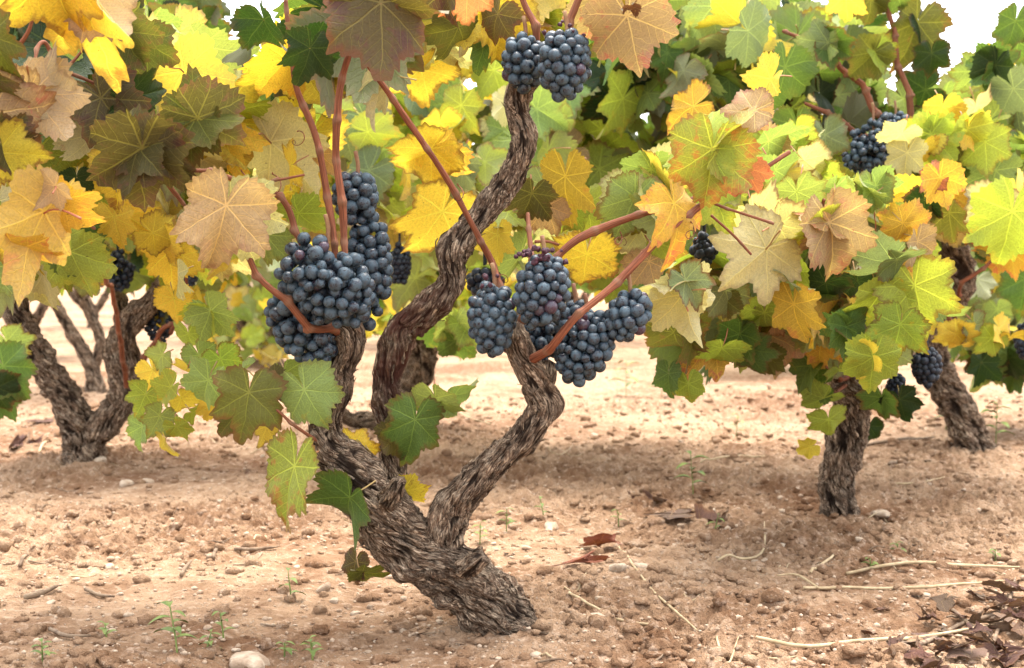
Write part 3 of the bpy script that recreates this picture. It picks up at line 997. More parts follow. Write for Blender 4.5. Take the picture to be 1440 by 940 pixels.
for args in [
    # low shoot at the foot of the arm
    (293, 535, 70, 115, 'lgreen', 1.80, 15), (350, 552, 84, 98, 'olive', 1.70, -20), (428, 548, 78, 60, 'lgreen', 1.71, 10, 10),
    (414, 656, 104, 108, 'mixed', 1.66, 10, 0), (492, 700, 84, 122, 'green', 1.72, 35), (240, 545, 42, 150, 'ygreen', 1.9, 30),
    (262, 520, 38, 100, 'yellow', 1.92, -30), (225, 585, 42, 120, 'lgreen', 1.9, 20), (248, 600, 36, 80, 'ygreen', 1.88, 10), (270, 580, 30, 40, 'ygreen', 1.9, 0, 40),
    (232, 620, 34, 110, 'yellow', 1.9, 10), (345, 520, 40, 200, 'lgreen', 1.75, 0, 40),
    (385, 540, 48, 160, 'bronze', 1.74, 20, 30),
    (205, 555, 46, 110, 'ygreen', 2.0, 20), (215, 520, 44, 60, 'yellow', 2.02, -20), (228, 500, 40, 140, 'lgreen', 2.0, 0), (280, 500, 48, 80, 'lgreen', 1.95, 15), (310, 505, 50, 60, 'ygreen', 1.93, -20), (200, 600, 40, 100, 'lgreen', 2.02, 30), (330, 585, 46, 120, 'olive', 1.78, 10), (255, 560, 40, 60, 'yellow', 1.95, 0), (300, 570, 34, 60, 'yellow', 1.9, 20), (265, 470, 46, 100, 'ygreen', 2.0, 0), (400, 525, 50, 60, 'lgreen', 1.80, 0, 30), (375, 600, 40, 110, 'gold', 1.76, 30),
    # small leaves on the bare wood
    (612, 560, 60, 95, 'lgreen', 1.79, 15), (640, 555, 52, 40, 'lgreen', 1.80, 10, 15), (584, 590, 78, 95, 'green', 1.78, -5, 5), (560, 612, 56, 140, 'bronze', 1.80, 0, 10), (498, 630, 54, -10, 'gold', 1.79, 0, 25),
    (565, 690, 50, 60, 'gold', 1.84, 30), (510, 805, 46, 40, 'olive', 1.83, 40), (600, 585, 36, 30, 'yellow', 1.80, 20), (500, 790, 40, 110, 'purple', 1.84, 40),
    # canopy over the left arm
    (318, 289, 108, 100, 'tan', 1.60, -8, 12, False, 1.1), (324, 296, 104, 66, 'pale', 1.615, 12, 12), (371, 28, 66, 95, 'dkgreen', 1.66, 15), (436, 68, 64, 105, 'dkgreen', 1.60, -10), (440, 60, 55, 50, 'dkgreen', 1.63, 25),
    (536, 4, 128, 88, 'purple', 1.56, 0, 12, False, 0.6), (545, 6, 95, 30, 'bronze', 1.57, 35, 20), (520, 8, 80, 140, 'bronze', 1.565, -10, 15),
    (402, 84, 84, 112, 'gold', 1.78, -25), (432, 100, 80, 82, 'yellow', 1.80, 15), (482, 82, 62, 65, 'yellow', 1.80, 20), (548, 108, 84, 116, 'pale', 1.80, -45, 10, True),
    (592, 98, 98, 108, 'yellow', 2.05, 10), (606, 210, 80, 140, 'yellow', 2.08, -15), (612, 214, 70, 50, 'orange', 2.09, 25), (622, 298, 104, 108, 'yellow', 2.05, -25),
    (603, -6, 62, 80, 'tan', 1.80, 15), (656, -14, 66, 92, 'red', 1.72, -20), (628, -16, 62, 100, 'purple', 1.70, 20), (645, 38, 70, 88, 'olive', 1.84, -20), (700, 20, 56, 130, 'purple', 1.86, 25),
    (705, 5, 92, 80, 'gold', 1.90, -20), (882, 22, 104, 78, 'pink', 1.76, 8, 10), (838, 0, 72, 105, 'pink', 1.80, -30), (893, -5, 70, 60, 'bronze', 1.79, 30), (868, -20, 60, 150, 'gold', 1.78, 0),
    (415, 268, 84, 112, 'yellow', 1.95, 15), (440, 185, 100, 92, 'yellow', 2.0, -25), (410, 232, 54, 175, 'gold', 1.78, 0, 30), (380, 200, 110, 55, 'pale', 1.90, 55, 20, True), (420, 300, 70, 60, 'ygreen', 1.88, 20),
    (375, 330, 60, 110, 'lgreen', 1.86, 0),
    (748, 272, 62, 100, 'bronze', 1.92, -10), (795, 248, 84, 96, 'orange', 1.95, 25), (825, 358, 78, 95, 'gold', 1.90, -10), (770, 290, 56, 120, 'tan', 1.96, -35), (700, 330, 50, 90, 'yellow', 1.96, 20),
    (1002, 210, 100, 98, 'mixed', 1.72, -8, 10), (1012, 205, 84, 10, 'mixed', 1.725, 25, 25), (995, 208, 84, 165, 'ygreen', 1.725, -10, 15), (948, 286, 88, 68, 'orange', 1.73, 10), (1048, 236, 56, 108, 'red', 1.76, -25), (975, 150, 66, 168, 'orange', 1.80, 0, 20),
    (1060, 155, 60, 195, 'pink', 1.78, 20, 30), (1084, 112, 68, 168, 'yellow', 1.84, 30, 30), (1062, 160, 46, 70, 'pink', 1.8, 30), (888, 8, 24, 100, 'dead', 1.72, 0, 20, False, 1, None, .8),
    (960, 414, 92, 78, 'pale', 1.76, 15, 10, True), (950, 400, 88, 128, 'pale', 1.77, -45, 15, True), (964, 394, 56, 62, 'grey', 1.74, -15),
]:
    hero(A, *args)

# ---- the vine whose shoots reach in from the left edge
J = Vine((-1.02, 1.62, 0), "grapevine standing by the left edge, its large yellow and pinkish leaves hanging closest to us")
bJ = Bag()
add_wood(bJ, np.array([[-1.02, 1.62, -.03, .045], [-1.0, 1.62, .15, .04], [-1.03, 1.6, .3, .034], [-.96, 1.58, .45, .028], [-.9, 1.55, .6, .02]]), 9.9, 60, .004)
J.part("trunk", bJ.mesh("trunk", MAT_BARK, J.loc))
for k, c in enumerate([
    [(-400, 330, 1.55, 8), (-200, 200, 1.52, 6), (-40, 110, 1.50, 5), (28, 62, 1.50, 4), (50, 10, 1.50, 3), (60, -60, 1.5, 3)],
    [(-60, 120, 1.5, 4), (30, 128, 1.56, 2.4), (60, 60, 1.60, 3.5), (84, 97, 1.62, 4), (118, 68, 1.62, 2.4), (140, 20, 1.62, 2)],
    [(-250, 250, 1.5, 6), (-40, 250, 1.46, 4), (60, 262, 1.46, 3), (130, 320, 1.6, 3)],
    [(84, 97, 1.62, 3), (150, 130, 1.66, 3.5), (208, 206, 1.66, 4), (230, 250, 1.66, 4.5), (262, 292, 1.70, 3)],
]):
    add_cane(J, c, 40 + k * 2.1)
for args in [
    (46, 133, 104, 55, 'tan', 1.46, 10, 10, True, 0.5), (44, 131, 88, -60, 'tan', 1.465, 10, 20, True), (40, 135, 92, 110, 'tan', 1.463, -20, 15, True),
    (78, -38, 120, 82, 'gold', 1.42, -10), (55, -30, 90, 120, 'gold', 1.43, 10), (118, -8, 150, 86, 'yellow', 1.44, 48, 5), (128, -10, 100, 55, 'tan', 1.45, -20, 10, True), (-14, 160, 118, 38, 'pink', 1.42, -10), (-5, 215, 92, 68, 'gold', 1.43, 15),
    (-12, 48, 84, 78, 'olive', 1.40, 25), (-8, 0, 62, 40, 'yellow', 1.5, 0), (-20, 110, 70, 60, 'bronze', 1.41, 20), (0, 200, 80, 20, 'bronze', 1.425, 20), (163, 40, 84, 62, 'olive', 1.64, 10), (168, 45, 78, 100, 'dkgreen', 1.645, -20), (206, 58, 70, 78, 'olive', 1.68, -15), (180, 138, 78, 12, 'dkgreen', 1.64, 10, 35),
    (142, 138, 90, 52, 'purple', 1.62, -10), (140, 150, 60, 110, 'purple', 1.63, 15), (200, 208, 118, 95, 'bronze', 1.58, 0, 12, False, .7), (205, 206, 84, 35, 'purple', 1.585, 15, 15), (195, 208, 92, 150, 'bronze', 1.585, -15, 15), (278, 166, 98, 50, 'bronze', 1.60, 5, 10, False, .6), (276, 166, 84, -50, 'olive', 1.605, 0, 20), (272, 168, 74, 110, 'olive', 1.61, 10),
    (78, 262, 46, 130, 'tan', 1.42, 0, 15, True), (62, 298, 132, 102, 'orange', 1.44, -42, 8, True, 1.0), (70, 285, 90, 50, 'orange', 1.45, 20), (20, 350, 100, 95, 'orange', 1.45, 30), (99, 354, 90, 86, 'ygreen', 1.72, 5), (101, 352, 66, 30, 'green', 1.73, 15), (95, 350, 66, 150, 'green', 1.73, -20), (108, 250, 40, 90, 'dkgreen', 1.7, 0), (104, 320, 60, 100, 'green', 1.76, 0),
    (160, 305, 54, 85, 'yellow', 1.78, 20), (175, 300, 60, 60, 'yellow', 1.80, -20), (215, 328, 56, 35, 'gold', 1.80, 0), (232, 335, 50, 95, 'yellow', 1.82, 20), (256, 360, 50, 100, 'yellow', 1.83, 30), (296, 438, 62, 62, 'lgreen', 1.80, 0), (292, 440, 50, 130, 'ygreen', 1.81, 10), (245, 420, 50, 92, 'yellow', 1.9, 0), (250, 385, 46, 100, 'pale', 1.78, 60), (165, 235, 76, 100, 'gold', 1.72, 20), (60, 150, 70, 200, 'green', 1.66, 0), (100, 60, 60, 200, 'ygreen', 1.7, 0), (120, 20, 60, 40, 'ygreen', 1.72), (210, 100, 60, 60, 'ygreen', 1.8),
]:
    hero(J, *args)

# ---- further vines: old wood and where it stands
def vine_at(label, base, limbs, seed, nseg=90, step=0.004, strips=40, group="grapevines in the vineyard"):
    v = Vine(base, label, group)
    for k, l in enumerate(limbs):
        b = Bag()
        add_wood(b, limb(l), seed + k * 1.37, nseg, step, 1.1, 9, strips=strips)
        v.part("trunk" if k == 0 else "arm", b.mesh("trunk" if k == 0 else "arm", MAT_BARK, v.loc))
    return v


Bv = vine_at("two-armed V-shaped grapevine with bark-covered trunk beside a pale stone, left of the old leaning vine", P(120, 655, 3.35), [
    [(120, 672, 3.35, 36), (118, 640, 3.35, 33), (112, 605, 3.35, 32), (95, 565, 3.34, 26), (68, 525, 3.33, 24), (45, 487, 3.32, 24), (28, 450, 3.3, 22), (18, 405, 3.28, 16), (-5, 370, 3.25, 12)],
    [(122, 625, 3.35, 26), (150, 592, 3.35, 26), (172, 560, 3.36, 25), (172, 520, 3.36, 24), (168, 487, 3.36, 23), (185, 450, 3.36, 20), (218, 418, 3.36, 17), (238, 392, 3.36, 17), (252, 365, 3.36, 15)],
    [(172, 575, 3.38, 18), (190, 540, 3.40, 12), (188, 500, 3.42, 11), (172, 465, 3.44, 11), (170, 430, 3.46, 12), (165, 400, 3.5, 10)],
], 11.2, 110, 0.003, 70)
Cv = vine_at("short upright grapevine trunk with a dark split, under a dome of yellow-green leaves", P(1180, 720, 2.72), [
    [(1182, 742, 2.72, 34), (1180, 715, 2.72, 30), (1177, 680, 2.72, 29), (1186, 635, 2.71, 30), (1196, 590, 2.70, 30), (1196, 550, 2.69, 30), (1188, 525, 2.68, 26)],
    [(1192, 560, 2.69, 20), (1172, 540, 2.66, 16), (1160, 530, 2.62, 12), (1150, 470, 2.6, 12), (1120, 400, 2.55, 10)],
    [(1200, 560, 2.69, 20), (1225, 510, 2.72, 17), (1250, 450, 2.75, 15), (1262, 380, 2.75, 12)],
], 13.9, 120, 0.0025, 80)
Dv = vine_at("leaning grapevine with a kinked shaggy trunk at the right, behind the short upright one", P(1375, 640, 3.6), [
    [(1382, 655, 3.6, 38), (1368, 620, 3.6, 32), (1348, 575, 3.6, 29), (1322, 530, 3.6, 28), (1312, 490, 3.58, 25), (1328, 440, 3.55, 24), (1348, 400, 3.52, 25), (1342, 360, 3.5, 26), (1330, 330, 3.5, 14)],
    [(1318, 510, 3.6, 18), (1290, 450, 3.65, 14), (1270, 380, 3.7, 12)],
], 15.1, 100, 0.0035, 60)
Ev = vine_at("slim far grapevine with a forked dark stem, seen behind the V-shaped vine", P(135, 552, 5.35), [
    [(136, 560, 5.35, 17), (133, 540, 5.35, 16), (128, 515, 5.35, 13), (115, 490, 5.35, 11), (98, 462, 5.35, 10), (80, 432, 5.35, 9), (60, 400, 5.35, 8)],
    [(130, 520, 5.35, 9), (142, 480, 5.35, 9), (125, 440, 5.35, 8), (110, 400, 5.35, 8)],
], 17.7, 50, 0.007, 10)
Fv = vine_at("dark grapevine trunk with a low horizontal limb directly behind the old leaning vine", P(530, 604, 4.15), [
    [(520, 612, 4.15, 16), (535, 600, 4.15, 20), (565, 570, 4.12, 22), (588, 530, 4.1, 24), (592, 490, 4.1, 24), (585, 440, 4.1, 22), (570, 400, 4.1, 18), (572, 350, 4.1, 14)],
    [(540, 600, 4.15, 18), (515, 592, 4.1, 16), (495, 590, 4.08, 12), (478, 580, 4.05, 9)],
    [(590, 500, 4.1, 16), (615, 470, 4.15, 14), (640, 420, 4.2, 11), (650, 350, 4.2, 9)],
], 19.3, 80, 0.005, 30)
Gv = vine_at("small far grapevine with a stout bent trunk seen below the left grape cluster", P(385, 512, 7.0), [
    [(388, 518, 7.0, 15), (378, 500, 7.0, 16), (360, 478, 7.0, 18), (345, 450, 7.0, 17), (340, 420, 7.0, 12), (335, 380, 7.0, 9)],
    [(372, 490, 7.0, 12), (392, 460, 7.0, 12), (398, 420, 7.0, 9), (405, 380, 7.0, 8)],
], 21.1, 44, 0.01, 0)
Hv = vine_at("small far grapevine in the gap left of the short upright trunk", P(1085, 520, 6.6), [
    [(1090, 525, 6.6, 13), (1082, 500, 6.6, 11), (1070, 475, 6.6, 10), (1065, 430, 6.6, 9)],
], 23.7, 44, 0.01, 0)
Iv = vine_at("grapevine with dark leafy crown cut by the right edge", P(1500, 600, 4.2), [
    [(1500, 612, 4.2, 26), (1490, 560, 4.2, 22), (1470, 500, 4.2, 18), (1450, 430, 4.2, 14), (1440, 350, 4.2, 10)],
], 25.9, 60, 0.006, 20)
Kv = vine_at("tall leafy grapevine behind the highest bunch, its green crown reaching out of the photo", P(705, 640, 3.6), [
    [(700, 650, 3.6, 16), (716, 628, 3.6, 15), (745, 592, 3.6, 14), (757, 555, 3.6, 14), (748, 505, 3.6, 14), (765, 430, 3.58, 13), (820, 340, 3.55, 12), (880, 240, 3.5, 9)],
    [(765, 440, 3.6, 10), (800, 380, 3.6, 9), (900, 310, 3.6, 8), (980, 180, 3.4, 7)],
], 27.3, 60, 0.006, 10)

for k, c in enumerate([
    [(1300, 400, 2.95, 6), (1262, 200, 2.95, 6), (1240, 165, 2.95, 6), (1212, 125, 2.95, 6), (1186, 95, 2.95, 5), (1150, 60, 2.95, 4), (1100, 45, 2.95, 3)],
    [(1310, 380, 2.98, 6), (1296, 220, 2.98, 6.5), (1282, 160, 2.98, 6), (1270, 110, 2.98, 5.5), (1258, 60, 2.98, 5), (1248, 5, 2.98, 4.5), (1240, -40, 2.98, 4)],
    [(1290, 380, 2.98, 6), (1240, 220, 2.98, 5), (1195, 178, 2.96, 5), (1160, 160, 2.96, 4), (1132, 145, 2.96, 3)],
    [(1330, 470, 3.3, 5), (1346, 412, 3.0, 4), (1372, 385, 2.95, 3.5), (1400, 362, 2.95, 3), (1440, 340, 2.95, 3)],
]):
    add_cane(Dv, c, 60 + k * 1.9)
for k, c in enumerate([
    [(178, 540, 3.3, 5), (160, 420, 3.0, 4), (150, 395, 2.9, 4), (135, 330, 2.8, 3)],
    [(30, 540, 3.1, 3), (10, 530, 2.9, 3.5), (-30, 520, 2.9, 3)],
    [(240, 470, 3.3, 4), (252, 440, 3.2, 3), (262, 400, 3.1, 3), (255, 350, 3.0, 3)],
    [(200, 520, 3.38, 5), (222, 470, 3.3, 4.5), (250, 455, 3.28, 3.5)],
]):
    add_cane(Bv, c, 80 + k * 1.9)
for k, c in enumerate([
    [(1196, 535, 2.68, 5), (1170, 525, 2.55, 3), (1152, 500, 2.5, 2.5), (1120, 490, 2.45, 2.5)],
    [(1190, 540, 2.68, 4), (1165, 560, 2.5, 2.5), (1150, 545, 2.45, 2.5)],
    [(1200, 520, 2.68, 6), (1225, 470, 2.5, 4), (1245, 420, 2.4, 4), (1260, 350, 2.35, 3)],
    [(1180, 520, 2.68, 6), (1150, 440, 2.4, 4), (1140, 350, 2.2, 4), (1160, 280, 2.1, 3)],
    [(1350, 480, 2.95, 4), (1340, 440, 2.9, 3), (1300, 420, 2.85, 3), (1262, 420, 2.8, 3)],
]):
    add_cane(Cv, c, 100 + k * 1.9)

for args in [
    (1078, 350, 100, 128, 'pale', 2.0, -15, 10, True), (1166, 313, 96, 72, 'pink', 1.98, 0, 10), (1163, 312, 70, -70, 'pink', 1.985, 10, 20), (1168, 315, 80, 30, 'tan', 1.985, 15), (1160, 315, 74, 120, 'mixed', 1.985, -15), (1095, 316, 76, 78, 'pale', 2.02, 55, 10, True), (1098, 385, 60, 85, 'grey', 2.04, 60),
    (1020, 408, 62, 70, 'grey', 2.05), (1012, 415, 60, 130, 'olive', 2.06, -20), (1116, 428, 72, 90, 'orange', 2.04, 25), (1190, 460, 54, 82, 'green', 2.05, 0, 8), (1192, 458, 50, 10, 'green', 2.055, 0, 20), (1186, 460, 48, 165, 'green', 2.055, 0, 15), (1162, 398, 66, 128, 'dkgreen', 2.1, 0), (1205, 395, 60, 70, 'dkgreen', 2.12, 0),
    (1236, 413, 76, 96, 'ygreen', 2.04, -10), (1266, 456, 68, 96, 'ygreen', 2.02, 20), (1286, 402, 96, 76, 'ygreen', 2.03, -15), (1228, 502, 70, 86, 'ygreen', 1.98, 10), (1222, 500, 50, 150, 'yellow', 1.985, 0), (1254, 368, 70, 110, 'grey', 2.0, -10), (1262, 366, 62, 45, 'grey', 2.0, 20), (1225, 272, 50, 165, 'lgreen', 2.1, 0, 25), (1232, 262, 56, 30, 'lgreen', 2.1, 0, 25), (1226, 262, 50, 95, 'lgreen', 2.11),
    (1300, 282, 50, 100, 'dkgreen', 2.2, 0), (1322, 250, 56, 62, 'orange', 2.15, 0), (1316, 250, 40, 170, 'red', 2.16, 20), (1335, 300, 56, 95, 'olive', 2.2, 30), (1270, 314, 58, 40, 'orange', 2.1, 10), (1290, 340, 52, 75, 'pink', 2.09, -20), (1268, 312, 40, 190, 'orange', 2.11),
    (948, 468, 74, 92, 'olive', 2.12, 0), (975, 470, 70, 70, 'olive', 2.12, -20), (940, 525, 42, 98, 'green', 2.15, 20), (968, 540, 40, 84, 'ygreen', 2.15, -10), (1015, 490, 60, 95, 'ygreen', 2.15, 30), (1052, 490, 58, 75, 'green', 2.18), (1040, 470, 60, 110, 'green', 2.17, -20), (1080, 500, 46, 100, 'olive', 2.25),
    (1150, 540, 50, 165, 'green', 2.45, 0, 20), (1158, 560, 54, 118, 'ygreen', 2.45, -15), (1165, 590, 46, 80, 'ygreen', 2.48, 20), (1140, 628, 26, 150, 'yellow', 2.5), (1140, 515, 52, 140, 'green', 2.4, 20, 30), (1265, 562, 48, 70, 'dkgreen', 2.6, 0), (1240, 560, 46, 100, 'green', 2.6, 0), (1222, 600, 34, 90, 'dkgreen', 2.72), (1180, 520, 44, 60, 'ygreen', 2.4), (1075, 440, 60, 100, 'ygreen', 2.15, 10), (1110, 380, 70, 110, 'ygreen', 2.1, 15),
    (1060, 300, 80, 60, 'pale', 2.05, 0, 40), (1120, 270, 80, 80, 'lgreen', 2.1, 0, 40), (1172, 266, 56, 100, 'lgreen', 2.2, 0, 35), (1090, 240, 70, 80, 'lgreen', 2.15, -10, 35), (1130, 225, 60, 40, 'pale', 2.2, 0, 40),
]:
    hero(Cv, *args)
for args in [
    (1325, 150, 56, 90, 'yellow', 2.75, 0, 45), (1372, 150, 56, 70, 'pale', 2.75, 0, 40), (1309, 190, 66, 102, 'ygreen', 2.65, 0, 10), (1312, 188, 58, 20, 'ygreen', 2.655, 0, 20), (1304, 190, 56, 170, 'yellow', 2.655, 0, 15), (1360, 182, 60, 85, 'ygreen', 2.66, -10), (1365, 180, 50, 10, 'yellow', 2.67, 10), (1268, 188, 54, 100, 'pale', 2.6, -35), (1276, 215, 50, 100, 'pale', 2.62, 25), (1296, 215, 50, 75, 'gold', 2.64, 0), (1350, 212, 54, 70, 'olive', 2.7, -25), (1385, 200, 60, 80, 'ygreen', 2.7, 10), (1400, 240, 60, 95, 'lgreen', 2.75, 20),
    (1052, 44, 74, 20, 'grey', 2.9, 0, 25, False, .6), (1164, 60, 56, 130, 'grey', 2.85), (1168, 60, 50, 40, 'green', 2.86), (1160, 58, 50, 190, 'lgreen', 2.86), (1228, 74, 54, 120, 'olive', 2.9), (1232, 74, 46, 30, 'ygreen', 2.9), (1104, 95, 76, 76, 'green', 2.8, -20), (1290, 32, 76, 102, 'olive', 3.0), (1296, 40, 60, 50, 'dkgreen', 3.01), (1310, 75, 44, 95, 'dkgreen', 2.95),
    (1400, 92, 54, 112, 'dkgreen', 2.85), (1404, 92, 50, 40, 'green', 2.86), (1396, 90, 48, 180, 'green', 2.86), (1428, 30, 52, 100, 'green', 2.9), (1432, 60, 52, 80, 'green', 2.95), (1375, 100, 50, 110, 'lgreen', 3.0), (1425, 125, 64, 60, 'grey', 2.8, 50), (1190, -5, 46, 95, 'yellow', 2.9), (1225, 0, 46, 80, 'olive', 2.95), (1262, -10, 50, 110, 'green', 2.95),
    (1395, 285, 66, 98, 'pale', 2.5, 30), (1424, 298, 100, 92, 'ygreen', 2.45, -10), (1430, 270, 60, 60, 'yellow', 2.5), (1345, 470, 40, 150, 'yellow', 2.85), (1350, 468, 42, 60, 'yellow', 2.85), (1395, 475, 40, 130, 'ygreen', 2.85), (1420, 475, 40, 85, 'gold', 2.85), (1370, 458, 44, 50, 'grey', 2.85), (1405, 462, 40, 20, 'yellow', 2.84), (1380, 510, 40, 100, 'dkgreen', 2.95),
    (1120, 175, 60, 90, 'green', 2.9), (1160, 190, 56, 70, 'grey', 2.85),
]:
    hero(Dv, *args)
for args in [
    (5, 515, 66, 62, 'green', 2.85), (-5, 545, 56, 85, 'dkgreen', 2.85), (10, 480, 44, 60, 'lgreen', 2.9), (2, 560, 46, 50, 'green', 2.9),
]:
    hero(Bv, *args)
for args in [(640, 455, 56, 100, 'lgreen', 2.7), (660, 450, 56, 60, 'ygreen', 2.7), (615, 460, 56, 110, 'green', 2.75), (640, 480, 50, 95, 'green', 2.72)]:
    hero(Fv, *args)

# ---- loose foliage round each vine
PALS = {
    'green': [('green', 3), ('lgreen', 4), ('dkgreen', 2.4), ('ygreen', 4), ('grey', 2), ('yellow', 1.2)],
    'yellow': [('yellow', 5), ('ygreen', 4), ('gold', .7), ('pale', 2), ('lgreen', 3), ('orange', .4), ('olive', .4)],
    'bright': [('pale', 3), ('lgreen', 3), ('yellow', 2.5), ('ygreen', 3), ('grey', 1), ('tan', 1)],
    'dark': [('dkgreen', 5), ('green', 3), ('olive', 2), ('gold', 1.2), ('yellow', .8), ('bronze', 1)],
    'mixed': [('ygreen', 4), ('green', 2.5), ('yellow', 2), ('lgreen', 2.5), ('orange', .8), ('pink', .6), ('olive', 1)],
}
SKY_GAPS = [(1362, 42, 46, 60), (1335, 75, 28, 40), (1262, 108, 14, 12), (345, 12, 24, 18), (385, 30, 16, 30), (1152, 4, 10, 10), (1270, 45, 10, 40)]
# the limbs and bunches of the old vine that stand clear of leaves: px, py, radius
CLEAR = [(1342, 385, 30, 3.45), (1226, 205, 56, 2.95), (1258, 178, 30, 2.95), (166, 381, 36, 3.35), (562, 374, 30, 3.25), (990, 352, 20, 2.15), (1303, 516, 24, 2.65), (224, 457, 34, 3.4), (1262, 90, 14, 3.0), (1215, 125, 14, 3.0)] + [(x, y, r + 12, 1.95) for x, y, r in [(612, 418, 34), (643, 365, 33), (668, 312, 30), (702, 265, 27), (727, 222, 24), (733, 185, 23), (727, 150, 22), (742, 112, 23), (572, 468, 33), (553, 530, 30),
         (455, 395, 75), (500, 280, 42), (515, 370, 50), (420, 465, 52), (690, 450, 48), (762, 412, 52), (820, 490, 52), (882, 445, 36), (740, 90, 40), (795, 90, 48), (780, 465, 60), (480, 300, 20), (476, 180, 12), (860, 410, 20), (480, 560, 30)]]


def clump(vine, cx, cy, D, rx, ry, rd, n, pal, L=0.075, near_ok=False, seed=0, tilt=1.0):
    rs = np.random.default_rng(9000 + seed * 31 + int(cx) + int(cy) * 7)
    names, wts = zip(*PALS[pal])
    wts = np.array(wts) / sum(wts)
    k = tries = 0
    while k < n and tries < n * 6:
        tries += 1
        u = rs.normal(size=3)
        u /= np.linalg.norm(u)
        u *= rs.uniform(0.25, 1.0) ** 0.5
        d = D + u[1] * rd
        x, y = cx + u[0] * rx, cy + u[2] * ry
        l = L * rs.uniform(0.6, 1.25)
        lpx = l * FPX / d
        if any(((x - a) / (p + lpx * .55)) ** 2 + ((y + lpx * .3 - b) / (q + lpx * .55)) ** 2 < 1 for a, b, p, q in SKY_GAPS):
            continue
        if any(d < dd and (x - a) ** 2 + (y + lpx * .3 - b) ** 2 < (r + lpx * .6) ** 2 for a, b, r, dd in CLEAR):
            continue
        ang = 90 + rs.normal(0, 48)
        vine.leaf(P(x, y, d), l, leaf_axes(ang, rs.normal(0, 35) * tilt, rs.normal(25, 28) * tilt, rs.random() < 0.28), names[rs.choice(len(names), p=wts)], rs.uniform(.7, 1.5))
        k += 1


# left neighbour's canopy
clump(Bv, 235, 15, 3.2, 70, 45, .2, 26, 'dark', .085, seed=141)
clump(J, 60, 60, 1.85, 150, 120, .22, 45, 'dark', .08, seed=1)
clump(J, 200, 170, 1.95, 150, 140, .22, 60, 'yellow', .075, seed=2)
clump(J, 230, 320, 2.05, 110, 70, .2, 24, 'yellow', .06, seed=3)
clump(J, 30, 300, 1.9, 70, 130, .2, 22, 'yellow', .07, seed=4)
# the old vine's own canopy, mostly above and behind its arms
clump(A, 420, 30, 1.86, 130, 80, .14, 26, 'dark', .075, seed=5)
clump(A, 620, 0, 1.98, 140, 45, .14, 18, 'yellow', .07, seed=7)
clump(A, 400, 250, 2.05, 70, 110, .12, 8, 'bright', .065, seed=8)
clump(A, 800, 10, 1.98, 130, 50, .12, 22, 'mixed', .075, seed=9)
clump(A, 950, 300, 2.02, 90, 80, .12, 26, 'bright', .06, seed=10)
clump(A, 760, 320, 2.1, 90, 80, .12, 20, 'bright', .06, seed=11)
# V-shaped vine
clump(Bv, 130, 250, 3.3, 260, 170, .35, 125, 'yellow', .085, seed=12)
clump(Bv, 250, 320, 3.4, 160, 80, .3, 60, 'yellow', .08, seed=13)
clump(Bv, 90, 345, 3.35, 150, 55, .3, 40, 'yellow', .075, seed=131)
# dark trunk behind the middle
clump(Fv, 600, 210, 3.3, 230, 150, .35, 165, 'bright', .085, seed=14)
clump(Fv, 590, 360, 3.9, 180, 80, .4, 46, 'yellow', .085, seed=15)
clump(Fv, 470, 130, 3.9, 160, 130, .4, 90, 'green', .09, seed=16)
# short upright vine
clump(Cv, 1130, 340, 2.4, 190, 150, .30, 190, 'mixed', .08, seed=17)
clump(Cv, 1100, 255, 2.35, 150, 80, .2, 75, 'bright', .07, seed=18)
clump(Cv, 1240, 430, 2.45, 110, 85, .25, 55, 'mixed', .075, seed=19)
clump(Cv, 1010, 420, 2.35, 90, 80, .2, 40, 'mixed', .08, seed=20)
# leaning vine on the right
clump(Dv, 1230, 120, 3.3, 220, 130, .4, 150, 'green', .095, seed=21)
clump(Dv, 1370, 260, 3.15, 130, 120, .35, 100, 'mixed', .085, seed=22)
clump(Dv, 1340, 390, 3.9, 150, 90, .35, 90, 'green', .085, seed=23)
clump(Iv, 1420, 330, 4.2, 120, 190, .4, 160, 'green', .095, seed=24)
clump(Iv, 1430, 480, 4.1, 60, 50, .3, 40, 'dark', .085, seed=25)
# tall crown in the middle distance
Kc = [(880, 120, 3.5, 170, 130, .35, 130, 'green'), (1000, 60, 3.3, 150, 90, .3, 95, 'green'), (830, 260, 3.6, 150, 110, .3, 74, 'mixed'), (900, 350, 3.7, 130, 80, .3, 46, 'bright')]


